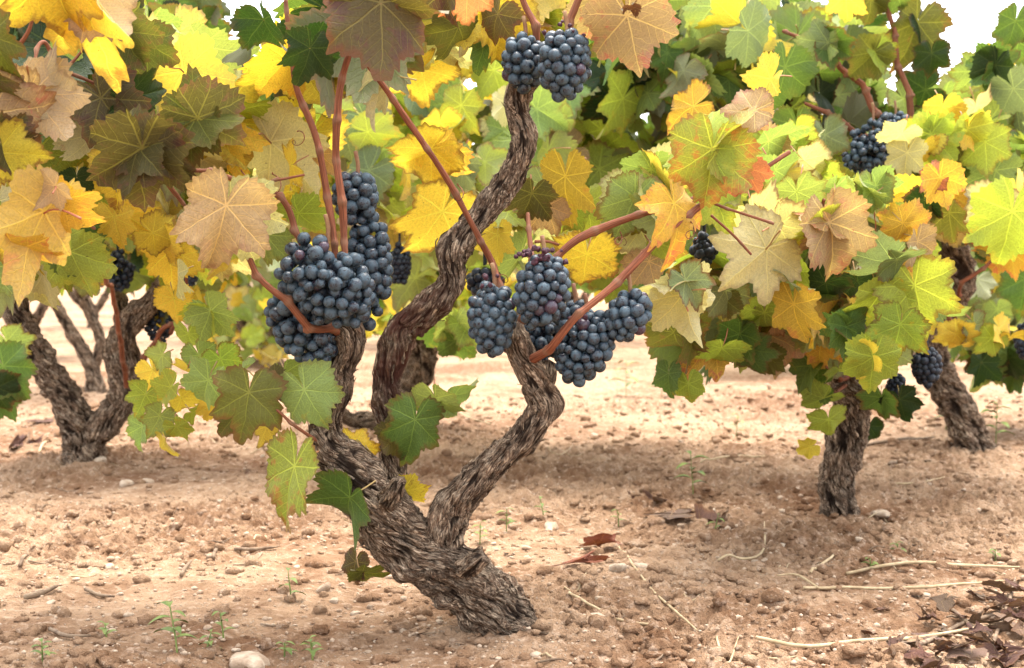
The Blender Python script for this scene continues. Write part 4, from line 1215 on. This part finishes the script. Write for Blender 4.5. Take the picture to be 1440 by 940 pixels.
def far_vine(label, x, D, pal, n, seed, h=1.0, wdt=0.55):
    rs = np.random.default_rng(seed)
    z0 = float(ground_h(x, D))
    v = Vine((x, D, z0), label, "distant grapevines in the rearmost rows")
    b = Bag()
    pts = np.array([[x, D, z0 - .05, .06], [x + rs.normal(0, .03), D, z0 + .12, .05], [x + rs.normal(0, .06), D, z0 + .3, .045], [x + rs.normal(0, .12), D, z0 + .5, .03]])
    add_wood(b, pts, seed * .37 + 1, 40, .01, 1.1)
    v.part("trunk", b.mesh("trunk", MAT_BARK, v.loc))
    for sgn in (-1, 1):
        b = Bag()
        add_wood(b, np.array([[*pts[1, :3], .035], [x + sgn * .13, D + rs.normal(0, .06), z0 + .3, .03], [x + sgn * .22, D + rs.normal(0, .08), z0 + .55, .022]]), seed * .37 + 5 + sgn, 32, .012, 1.1)
        v.part("arm", b.mesh("arm", MAT_BARK, v.loc))
    names, wts = zip(*PALS[pal])
    wts = np.array(wts) / sum(wts)
    for _ in range(n):
        u = rs.normal(size=3); u /= np.linalg.norm(u); u *= rs.uniform(.3, 1) ** .5
        pos = np.array([x + u[0] * wdt, D + u[1] * .4, z0 + .48 + h * .38 + u[2] * h * .48])
        X, Y = pix(pos)
        l = .095 * rs.uniform(.7, 1.3)
        lpx = l * FPX / D
        if any(((X - a) / (p + lpx * .55)) ** 2 + ((Y + lpx * .3 - bb) / (q + lpx * .55)) ** 2 < 1 for a, bb, p, q in SKY_GAPS):
            continue
        v.leaf(pos, l, leaf_axes(90 + rs.normal(0, 48), rs.normal(0, 35), rs.normal(25, 28), rs.random() < .28), names[rs.choice(len(names), p=wts)], 1.2)
    return v


for q in Kc:
    clump(Kv, *q, L=.095, seed=30)
clump(Ev, 100, 300, 5.3, 190, 110, .4, 130, 'dark', .095, seed=31)
clump(Gv, 380, 330, 7.0, 130, 95, .5, 150, 'green', .10, seed=32)
clump(Hv, 1070, 400, 6.6, 120, 85, .5, 110, 'mixed', .10, seed=33)
clump(Gv, 370, 455, 6.9, 80, 50, .4, 60, 'yellow', .09, seed=34)
clump(Bv, 235, 430, 3.3, 60, 40, .2, 16, 'yellow', .07, seed=35)
clump(Fv, 520, 420, 4.4, 60, 60, .3, 26, 'mixed', .085, seed=36)
clump(Fv, 640, 420, 4.2, 80, 50, .3, 34, 'green', .085, seed=37)
far = []
FAR = [(-2.6, 7.6, 'mixed'), (-1.75, 9.2, 'green'), (-0.55, 8.8, 'mixed'), (0.35, 9.4, 'green'), (1.3, 8.9, 'mixed'), (2.3, 8.0, 'green'), (3.0, 6.4, 'mixed'), (-3.4, 11.5, 'mixed'), (-2.3, 12.0, 'green'), (-1.1, 12.3, 'mixed'), (0.0, 12.1, 'green'), (1.1, 12.4, 'mixed'), (2.2, 12.0, 'green'), (3.4, 11.8, 'mixed')]
for k, (x, D, pal) in enumerate(FAR):
    far.append(far_vine("distant grapevine of the rearmost rows, mostly hidden behind nearer leaves", x, D, pal, 230, 70 + k, 1.0))

for v, m in ((A, 100), (J, 100), (Bv, 60), (Cv, 100), (Dv, 100), (Fv, 60), (Kv, 60), (Iv, 0), (Ev, 0), (Gv, 0), (Hv, 0)):
    v.build_leaves(m)
for v in far:
    v.build_leaves(0)

# ================================================================== GRAPES
bunch("large pale-bloomed bunch in front on the left arm, its tip pointing down right", 458, 398, 1.69, 74, 72, 100, 0.00843, .35, 1, lean=-.35, rd=.045)
bunch("small upright bunch of grapes above the left arm's cluster, behind two reddish canes", 500, 278, 1.77, 34, 42, 40, 0.00894, .2, 2)
bunch("long hanging bunch at the right side of the left arm's cluster", 518, 380, 1.775, 36, 84, 81, 0.00843, .35, 3)
bunch("dark bunch hanging lowest under the left arm's cluster, below a slanting cane", 425, 462, 1.745, 52, 56, 78, 0.00894, .3, 4, lean=-.4)
bunch("rounded bunch at the left of the right arm's cluster, beside the tall arm", 692, 450, 1.71, 36, 56, 78, 0.00791, .35, 5, raisins=6)
bunch("front bunch on the right arm with shrivelled purple grapes at its top", 762, 412, 1.68, 42, 56, 89, 0.00791, .25, 6, raisins=26, lean=.1)
bunch("shaded grapes tucked behind the stump of the right arm", 748, 478, 1.80, 48, 40, 62, 0.00791, .2, 7)
bunch("lowest bunch of the right arm's cluster, just under the slanting cane", 822, 490, 1.735, 46, 54, 89, 0.00808, .3, 8, lean=.25, raisins=5)
bunch("small bunch between the front one and the slanting cane on the right arm", 806, 452, 1.75, 28, 30, 32, 0.00808, .2, 9)
bunch("little separate bunch hanging beside pale leaves, outermost on the right arm", 883, 445, 1.72, 34, 38, 45, 0.00791, .3, 10, lean=.25)
bunch("bunch left of the sawn tip at the top of the tallest arm", 736, 88, 1.825, 33, 42, 45, 0.00843, .2, 11)
bunch("larger tapering bunch right of the sawn tip at the top of the tallest arm", 794, 92, 1.775, 42, 52, 81, 0.00826, .45, 12, raisins=6)
g = "bunches of dark grapes"
bunch("black bunch hanging from two brown canes at the upper right among green leaves", 1226, 205, 2.88, 44, 46, 100, 0.00791, .3, 13, lean=.4)
bunch("black grapes beside the brown cane tips, just above the upper right bunch", 1258, 178, 2.9, 26, 22, 40, 0.00791, .2, 14)
bunch("small dark bunch hanging over the fork of the V-shaped vine", 166, 381, 3.3, 27, 31, 81, 0.00791, .3, 15, parts=False)
bunch("withered dark bunch hanging low beside the right arm of the V-shaped vine", 224, 457, 3.4, 26, 30, 67, 0.00731, .6, 16, parts=False)
bunch("shaded bunch hanging behind the old vine, between the left cluster and the tall arm", 562, 374, 3.2, 17, 34, 81, 0.00757, .4, 17, parts=False)
bunch("bunch hanging beside the leaning trunk, under the yellow-green dome", 1303, 516, 2.62, 22, 30, 62, 0.00791, .4, 18, parts=False)
bunch("tiny dark bunch hanging between the short upright trunk and the leaning trunk", 1260, 545, 2.72, 14, 22, 32, 0.00731, .4, 19, parts=False)
bunch("narrow dark bunch half hidden in pale leaves beside the two long reddish canes", 990, 352, 2.12, 15, 34, 45, 0.00731, .5, 20, parts=False)
bunch("dark bunch hidden behind the tall arm, above the right arm's cluster", 682, 398, 2.0, 28, 22, 40, 0.00731, .2, 21, parts=False)
bunch("few black grapes at the left edge under large orange leaves", 0, 362, 1.9, 20, 26, 32, 0.00817, .3, 22, parts=False)
bunch("dark bunch cut by the right edge, beside small yellow leaves", 1442, 480, 3.2, 16, 30, 48, 0.00817, .3, 23, parts=False)
bunch("small far bunch between tan leaves and the bent arm of the V-shaped vine", 266, 388, 3.2, 12, 20, 35, 0.00731, .3, 24, parts=False)

# ================================================================== THINGS ON THE SOIL
rs = np.random.default_rng(77)


def stone_mesh(s, seed, sx=1, sy=1, sz=.7):
    V = ICO3[0] * np.array([sx, sy, sz])
    V = V * (1 + .35 * perlin(V[:, 0] * 1.1 + seed, V[:, 1] * 1.1, V[:, 2] * 1.1) + .10 * perlin(V[:, 0] * 3.1 + seed, V[:, 1] * 3.1, V[:, 2] * 3.1))[:, None]
    V = V * (1 + .05 * perlin(V[:, 0] * 8 + seed, V[:, 1] * 8, V[:, 2] * 8))[:, None]
    V[:, 2] = np.where(V[:, 2] > .5 * sz, .5 * sz + (V[:, 2] - .5 * sz) * .5, V[:, 2])
    return make_mesh("stone", V * s, [ICO3[1]], MAT_STONE)


STONES = [stone_mesh(1, k * 5.3, *rs.uniform([.8, .7, .5], [1.3, 1.1, .8])) for k in range(10)]


def put_stone(px, py, rpx, label, group=None, k=None, rz=None):
    p = on_ground(px, py)
    D = p[1]
    o = link("stone", STONES[rs.integers(10) if k is None else k], None, p + np.array([0, 0, rpx * D / FPX * .12]))
    s = rpx * D / FPX
    o.scale = (s, s, s)
    o.rotation_euler = (rs.normal(0, .2), rs.normal(0, .2), rs.uniform(0, 6.3) if rz is None else rz)
    return tag(o, label, "stone", group)


for px, py, r, lab in [
    (142, 666, 10, "pale rounded stone against the foot of the V-shaped vine"),
    (350, 930, 30, "largest pale stone half buried at the bottom edge among weeds"),
    (152, 802, 9, "white pebble on brown clods in the lower left soil"),
    (178, 680, 12, "flat pale stone near the foot of the V-shaped vine, beside smaller ones"),
    (208, 680, 9, "second pale stone along from the foot of the V-shaped vine"),
    (905, 803, 15, "whitish flat stone beside the reddish dead leaf"),
    (868, 806, 12, "whitish stone between the reddish dead leaf and a flat one"),
    (838, 872, 11, "pale stone to the right of the old vine's foot"),
    (775, 745, 12, "pale stone on bare soil above the old vine's foot"),
    (455, 838, 12, "brown stone by the seedlings left of the old vine's foot"),
    (470, 850, 9, "small brown stone beside the seedlings left of the old vine's foot"),
    (1063, 795, 9, "white pebble among straw in the lower right soil"),
    (998, 722, 9, "white pebble near the curled dead leaves in mid soil"),
    (1270, 795, 9, "white pebble beside the long straw stalks"),
]:
    put_stone(px, py, r, lab)
o = put_stone(1240, 727, 16, "oblong tan stone lying right of the short upright trunk", rz=1.2)
o.scale = (o.scale[0] * .62, o.scale[1] * 1.25, o.scale[2] * .6)
o.rotation_euler = (0, 0, 0.25)
n = 0
while n < 120:
    py = 520 + 420 * rs.uniform(0, 1) ** .8
    px = rs.uniform(0, 1440)
    put_stone(px, py, rs.uniform(2.4, 6.5) * (0.5 + (py - 380) / 560 * .7), "tiny pale pebble, one of many sprinkled over the dry soil", "small pebbles on the soil")
    n += 1

# gravel and clods nobody could count
bag = Bag()
for _ in range(12000):
    y = 1.45 + 5.5 * rs.random() ** 1.7
    x = rs.uniform(-.55, .55) * (y + .3)
    s = rs.uniform(.0012, .0040) * (1 if rs.random() < .93 else 1.8)
    V = ICO1[0] * rs.uniform([.8, .7, .5], [1.3, 1.1, .8]) * (1 + .25 * rs.normal(size=(len(ICO1[0]), 1)) * .5)
    bag.add(V * s + [x, y, float(ground_h(x, y)) + s * .3], [ICO1[1]])
tag(link("gravel", bag.mesh("gravel", MAT_GRIT, smooth=False)), kind="stuff")
bag = Bag()
for _ in range(15000):
    y = 1.45 + 4.0 * rs.random() ** 1.6
    x = rs.uniform(-.55, .55) * (y + .3)
    if perlin(x * 1.7 + 4, y * 1.7 + 2, 7.7) < rs.uniform(-.9, .05):
        continue
    s = .003 + .011 * rs.random() ** 3.5
    V = ICO2[0] * rs.uniform([.8, .7, .5], [1.3, 1.1, .9])
    o_ = rs.uniform(0, 90)
    V = V * (1 + .5 * perlin(V[:, 0] * 1.6 + o_, V[:, 1] * 1.6, V[:, 2] * 1.6) + .25 * perlin(V[:, 0] * 4 + o_, V[:, 1] * 4, V[:, 2] * 4))[:, None]
    bag.add(V * s + [x, y, float(ground_h(x, y)) + s * .15], [ICO2[1]])
tag(link("soil_clods", bag.mesh("soil_clods", MAT_SOIL, smooth=False)), kind="stuff")


# dry stalks and twigs
def ground_stick(name, cat, pts, r, label, mat, group=None, lift=.004):
    w_ = []
    for px, py in pts:
        p = on_ground(px, py)
        w_.append([p[0], p[1], p[2] + lift, r])
    w_ = np.array(w_)
    w_[-1, 3] *= .5
    q, _ = catmull(w_, 40)
    q[:, 2] = np.maximum(q[:, 2], ground_h(q[:, 0], q[:, 1]) + r)
    k_ = np.ones(7) / 7
    q[3:-3, 2] = np.convolve(q[:, 2], k_, 'valid')
    q[:, 2] += .4 * r
    V, F, _ = tube(q[::2], 8, .006)
    c = q[0, :3]
    return tag(link(name, make_mesh(name, V - c, F, mat), None, c), label, cat, group)


for pts, r, lab, mat in [
    ([(1190, 812), (1280, 806), (1360, 804), (1450, 806)], .0026, "long pale straw stalk lying near level, uppermost of the pair at the right", MAT_STRAW),
    ([(1130, 838), (1230, 835), (1330, 832), (1420, 824)], .0022, "pale straw stalk lying just below the long level one at the right", MAT_STRAW),
    ([(1063, 910), (1130, 918), (1200, 915), (1300, 905), (1440, 880)], .0024, "bent straw stalk running along the bottom right under dead leaves", MAT_STRAW),
    ([(870, 775), (910, 820), (945, 860), (985, 900)], .0018, "straight pale straw slanting down from the reddish dead leaf", MAT_STRAW),
    ([(800, 850), (860, 868), (920, 892), (945, 905)], .0020, "pale straw running right from the old vine's foot", MAT_STRAW),
    ([(985, 655), (1030, 650), (1100, 644)], .0024, "pale straw stalk lying beyond the seedlings, near mid soil", MAT_STRAW),
    ([(1140, 815), (1165, 795), (1185, 780)], .0022, "short pale stick lying slanted below the short upright trunk", MAT_STRAW),
    ([(1010, 800), (1070, 780), (1075, 745)], .0020, "kinked pale straw standing out of bare soil right of the reddish dead leaf", MAT_STRAW),
    ([(1150, 835), (1120, 820), (1090, 822)], .0018, "thin curved straw left of the level stalks", MAT_STRAW),
    ([(1250, 690), (1290, 685), (1330, 674)], .0020, "pale straw lying right of the oblong tan stone", MAT_STRAW),
    ([(1215, 630), (1260, 622), (1315, 617)], .0042, "dark thin twig lying between the two right-hand trunks", MAT_TWIG),
    ([(1250, 660), (1280, 656), (1312, 657)], .0040, "short dark twig on the soil below the leaning trunk", MAT_TWIG),
    ([(35, 848), (58, 840), (82, 834)], .0042, "grey broken twig at the lower left", MAT_TWIG),
    ([(28, 812), (40, 803), (50, 796)], .0028, "short thin twig above the grey broken one", MAT_TWIG),
    ([(255, 815), (262, 805), (270, 795)], .0030, "short stick pointing up-slope in the left soil", MAT_TWIG),
    ([(120, 838), (140, 844), (162, 848)], .0026, "thin curved twig right of the grey broken one", MAT_TWIG),
    ([(70, 895), (95, 905), (130, 906)], .0026, "thin brown twig near the bottom left corner", MAT_TWIG),
    ([(330, 782), (362, 780), (392, 776)], .0028, "grey stick lying on pale soil left of the old vine's trunk", MAT_TWIG),
    ([(300, 792), (306, 780), (312, 776)], .0030, "stubby stick beside the grey one on pale soil", MAT_TWIG),
    ([(55, 640), (60, 628), (68, 615)], .0030, "pale stick near the dark dead leaves at the far left", MAT_STRAW),
    ([(690, 600), (655, 590), (640, 575), (660, 560)], .0022, "tangled pale straw behind the right arm", MAT_STRAW),
    ([(1290, 930), (1330, 900), (1375, 880), (1440, 862)], .0030, "brown stem poking through the pile of dead leaves", MAT_TWIG),
    ([(1385, 940), (1402, 900), (1420, 850), (1428, 815)], .0026, "reddish stem rising along the edge of the dead leaf pile", MAT_TWIG),
    ([(1340, 870), (1370, 890), (1400, 905)], .0030, "dark stem crossing the pile of dead leaves", MAT_TWIG),
]:
    ground_stick("straw_stalk" if mat is MAT_STRAW else "twig", "straw" if mat is MAT_STRAW else "twig", pts, r, lab, mat)
for k in range(80):
    px, py = rs.uniform(0, 1440), 540 + 400 * rs.random() ** .7
    a, ln = rs.uniform(-.5, .5), rs.uniform(10, 40)
    ground_stick("twig", "twig", [(px, py), (px + ln * .5, py + a * ln * .3 + rs.normal(0, 1.5)), (px + ln, py + a * ln * .5)], rs.uniform(.0007, .0015),
                 "thin scrap of dry stem lying on the bare soil", MAT_TWIG if rs.random() < .6 else MAT_STRAW, "scraps of dry stem on the soil", .001)


def dead_leaf(px, py, L, label, ctype='dead', group=None, lift=.3, seed=0, tilt=.5):
    r2 = np.random.default_rng(3000 + seed)
    p = on_ground(px, py)
    D = p[1]
    l = L * D / FPX
    V, LP, F = leaf_shape(120, 6, r2, 1.4, None, r2.uniform(.9, 1.5))
    ax = np.eye(3)
    for a in range(3):
        ax = np.array([rot(v, np.eye(3)[a], r2.normal(0, tilt if a < 2 else 3)) for v in ax])
    W = (V * l) @ ax
    W[:, 2] -= np.percentile(W[:, 2], 6)
    W[:, 2] *= .5
    o = link("dead_leaf", make_mesh("dead_leaf", W, F, MAT_DEAD, True, leaf_attrs(ctype, len(V), LP, r2)), None, p + np.array([0, 0, lift * .01]))
    return tag(o, label, "dead leaf", group)


for k, a in enumerate([
    (840, 778, 40, "crumpled red-brown dead leaf on pale soil, the larger of two", 'deadred', None, .8), (828, 798, 36, "smaller reddish dead leaf just below the larger red-brown one", 'deadred'), (958, 735, 50, "curled brown dead leaf around seedling stems in mid soil", 'dead', None, .5), (925, 708, 40, "dark dead leaf beyond the curled brown one in mid soil", 'dead'), (995, 738, 36, "dry leaf scrap right of the curled brown one", 'dead'), (890, 712, 20, "dark leaf scrap left of the curled brown one", 'dead'),
    (20, 630, 46, "dark red dead leaf under the V-shaped vine, by the left edge", 'dead'), (50, 625, 24, "small dark dead leaf under the V-shaped vine", 'dead'), (60, 603, 22, "dead leaf scrap between the V-shaped vine and the left edge", 'dead'),
]):
    dead_leaf(*a, seed=k) if len(a) < 7 else dead_leaf(*a[:6], lift=a[6], seed=k)
HP = [(1330, 860, 30, 'dead'), (1360, 905, 44, 'dead'), (1385, 890, 44, 'dead'), (1415, 860, 44, 'dead'), (1435, 895, 46, 'dead'), (1300, 935, 40, 'dead'), (1350, 930, 44, 'dead'), (1398, 920, 46, 'deadpale'), (1425, 940, 46, 'dead'), (1440, 870, 44, 'deadpale'), (1405, 840, 34, 'dead'), (1310, 895, 30, 'dead'), (1260, 925, 30, 'dead'), (1310, 915, 40, 'deadpale'), (1285, 925, 36, 'deadpale'), (1340, 925, 38, 'dead'), (1375, 915, 40, 'deadpale'), (1410, 925, 42, 'dead'), (1440, 910, 40, 'deadpale'), (1425, 880, 40, 'dead'), (1395, 870, 34, 'dead'), (1440, 850, 40, 'dead'), (1420, 835, 30, 'deadpale'), (1350, 880, 28, 'dead'), (1380, 850, 26, 'dead'), (1330, 900, 30, 'dead'), (1270, 905, 26, 'dead'), (1300, 880, 22, 'dead'), (1360, 940, 44, 'deadpale'), (1405, 945, 44, 'dead'), (1450, 885, 36, 'dead'), (1290, 850, 18, 'dead'), (1240, 865, 18, 'deadpale'), (1370, 900, 30, 'dead'), (1400, 895, 34, 'deadpale'), (1445, 930, 40, 'dead'), (1320, 940, 34, 'dead')]
for k, (px, py, L, ct) in enumerate(HP):
    dead_leaf(px, py, L * .82, "curled dry brown leaf in the pile at the bottom right corner", ct, "dead leaves piled in the bottom right corner", rs.uniform(.1, .9), 40 + k, .5)
for k in range(16):
    px, py = rs.uniform(20, 1420), 560 + 370 * rs.random()
    dead_leaf(px, py, rs.uniform(7, 15), "small scrap of dry brown leaf scattered on the soil", 'dead', "scraps of dry leaf on the soil", .1, 90 + k)


# seedlings
def seedling(px, py, hpx, label, seed, nl=7, group=None, wide=1.0):
    r2 = np.random.default_rng(6000 + seed)
    p = on_ground(px, py)
    h = hpx * p[1] / FPX
    o = tag(empty("seedling", p), label, "weed", group)
    lx, ly = r2.normal(0, .12, 2) * h
    st = np.array([[0, 0, -.006, .0013], [lx * .3, ly * .3, h * .35, .0011], [lx * .7, ly * .7, h * .7, .0009], [lx, ly, h, .0006]])
    V, F, _ = tube(st, 6, .004)
    link("stem", make_mesh("stem", V, F, MAT_WEED), o)
    for k in range(nl):
        t = (.3 + .7 * k / max(nl - 1, 1))
        base = np.array([lx * t, ly * t, h * t])
        az = k * 2.4 + r2.uniform(0, .8)
        ln = max(h * r2.uniform(.42, .7), .020) * wide * (1.15 - .45 * t)
        m = 9
        u = np.linspace(0, 1, m)
        wv = ln * .26 * np.sin(u * PI) ** .8 * (1 - .4 * u)
        el = r2.uniform(.1, .7)
        cx_ = ln * u * math.cos(el)
        cz_ = ln * (u * math.sin(el) - .45 * u ** 2)
        dirv = np.array([math.cos(az), math.sin(az), 0]); sd_ = np.array([-math.sin(az), math.cos(az), 0])
        rows = [base + cx_[:, None] * dirv + (cz_ + abs(s_) * wv * .35)[:, None] * np.array([0, 0, 1]) + (s_ * wv)[:, None] * sd_ for s_ in (-1, 0, 1)]
        link("leaf", make_mesh("leaf", np.stack(rows, 1).reshape(-1, 3), [grid_faces(m, 3, False)], MAT_WEED), o)
    return o


for k, a in enumerate([
    (250, 925, 70, "tallest green seedling at the bottom left, with drooping lance leaves", 8), (315, 905, 40, "thin seedling right of the tallest one at the bottom left", 5), (60, 935, 30, "low green weed at the bottom left corner", 7), (440, 935, 34, "bushy seedling at the bottom edge beside the largest pale stone", 9), (290, 925, 30, "low leafy weed between the tallest seedling and the largest stone", 7), (150, 905, 22, "small weed sprout left of the tallest seedling", 5), (410, 850, 44, "spindly seedling left of the old vine's trunk", 4), (400, 930, 20, "low sprout by the bottom edge stone", 6),
    (675, 770, 30, "seedling just right of the old vine's trunk", 6), (712, 750, 34, "thin upright seedling on bare soil right of the curving arm", 6), (765, 735, 28, "sparse seedling right of the thin upright one", 4), (975, 700, 60, "tall dry seedling among curled leaves in mid soil", 7), (1005, 760, 26, "small seedling right of the curled dead leaves", 4), (1265, 775, 22, "small green weed below the oblong tan stone", 6), (1225, 805, 16, "flat sprout at the end of the long straw stalk", 5), (1400, 640, 60, "leafy weed at the foot of the leaning trunk", 7), (1330, 610, 44, "thin weed between the two right-hand trunks", 6), (880, 560, 50, "wispy weed standing beyond the outermost small bunch", 7), (1035, 620, 34, "wispy weed in the sunlit soil beyond mid path", 5), (870, 740, 22, "tiny seedling above the reddish dead leaf", 5),
    (1400, 790, 18, "tiny weed above the dead leaf pile", 5), (930, 560, 36, "wispy weed right of the one beyond the outermost bunch", 5),
]):
    seedling(*a[:4], seed=k, nl=a[4])
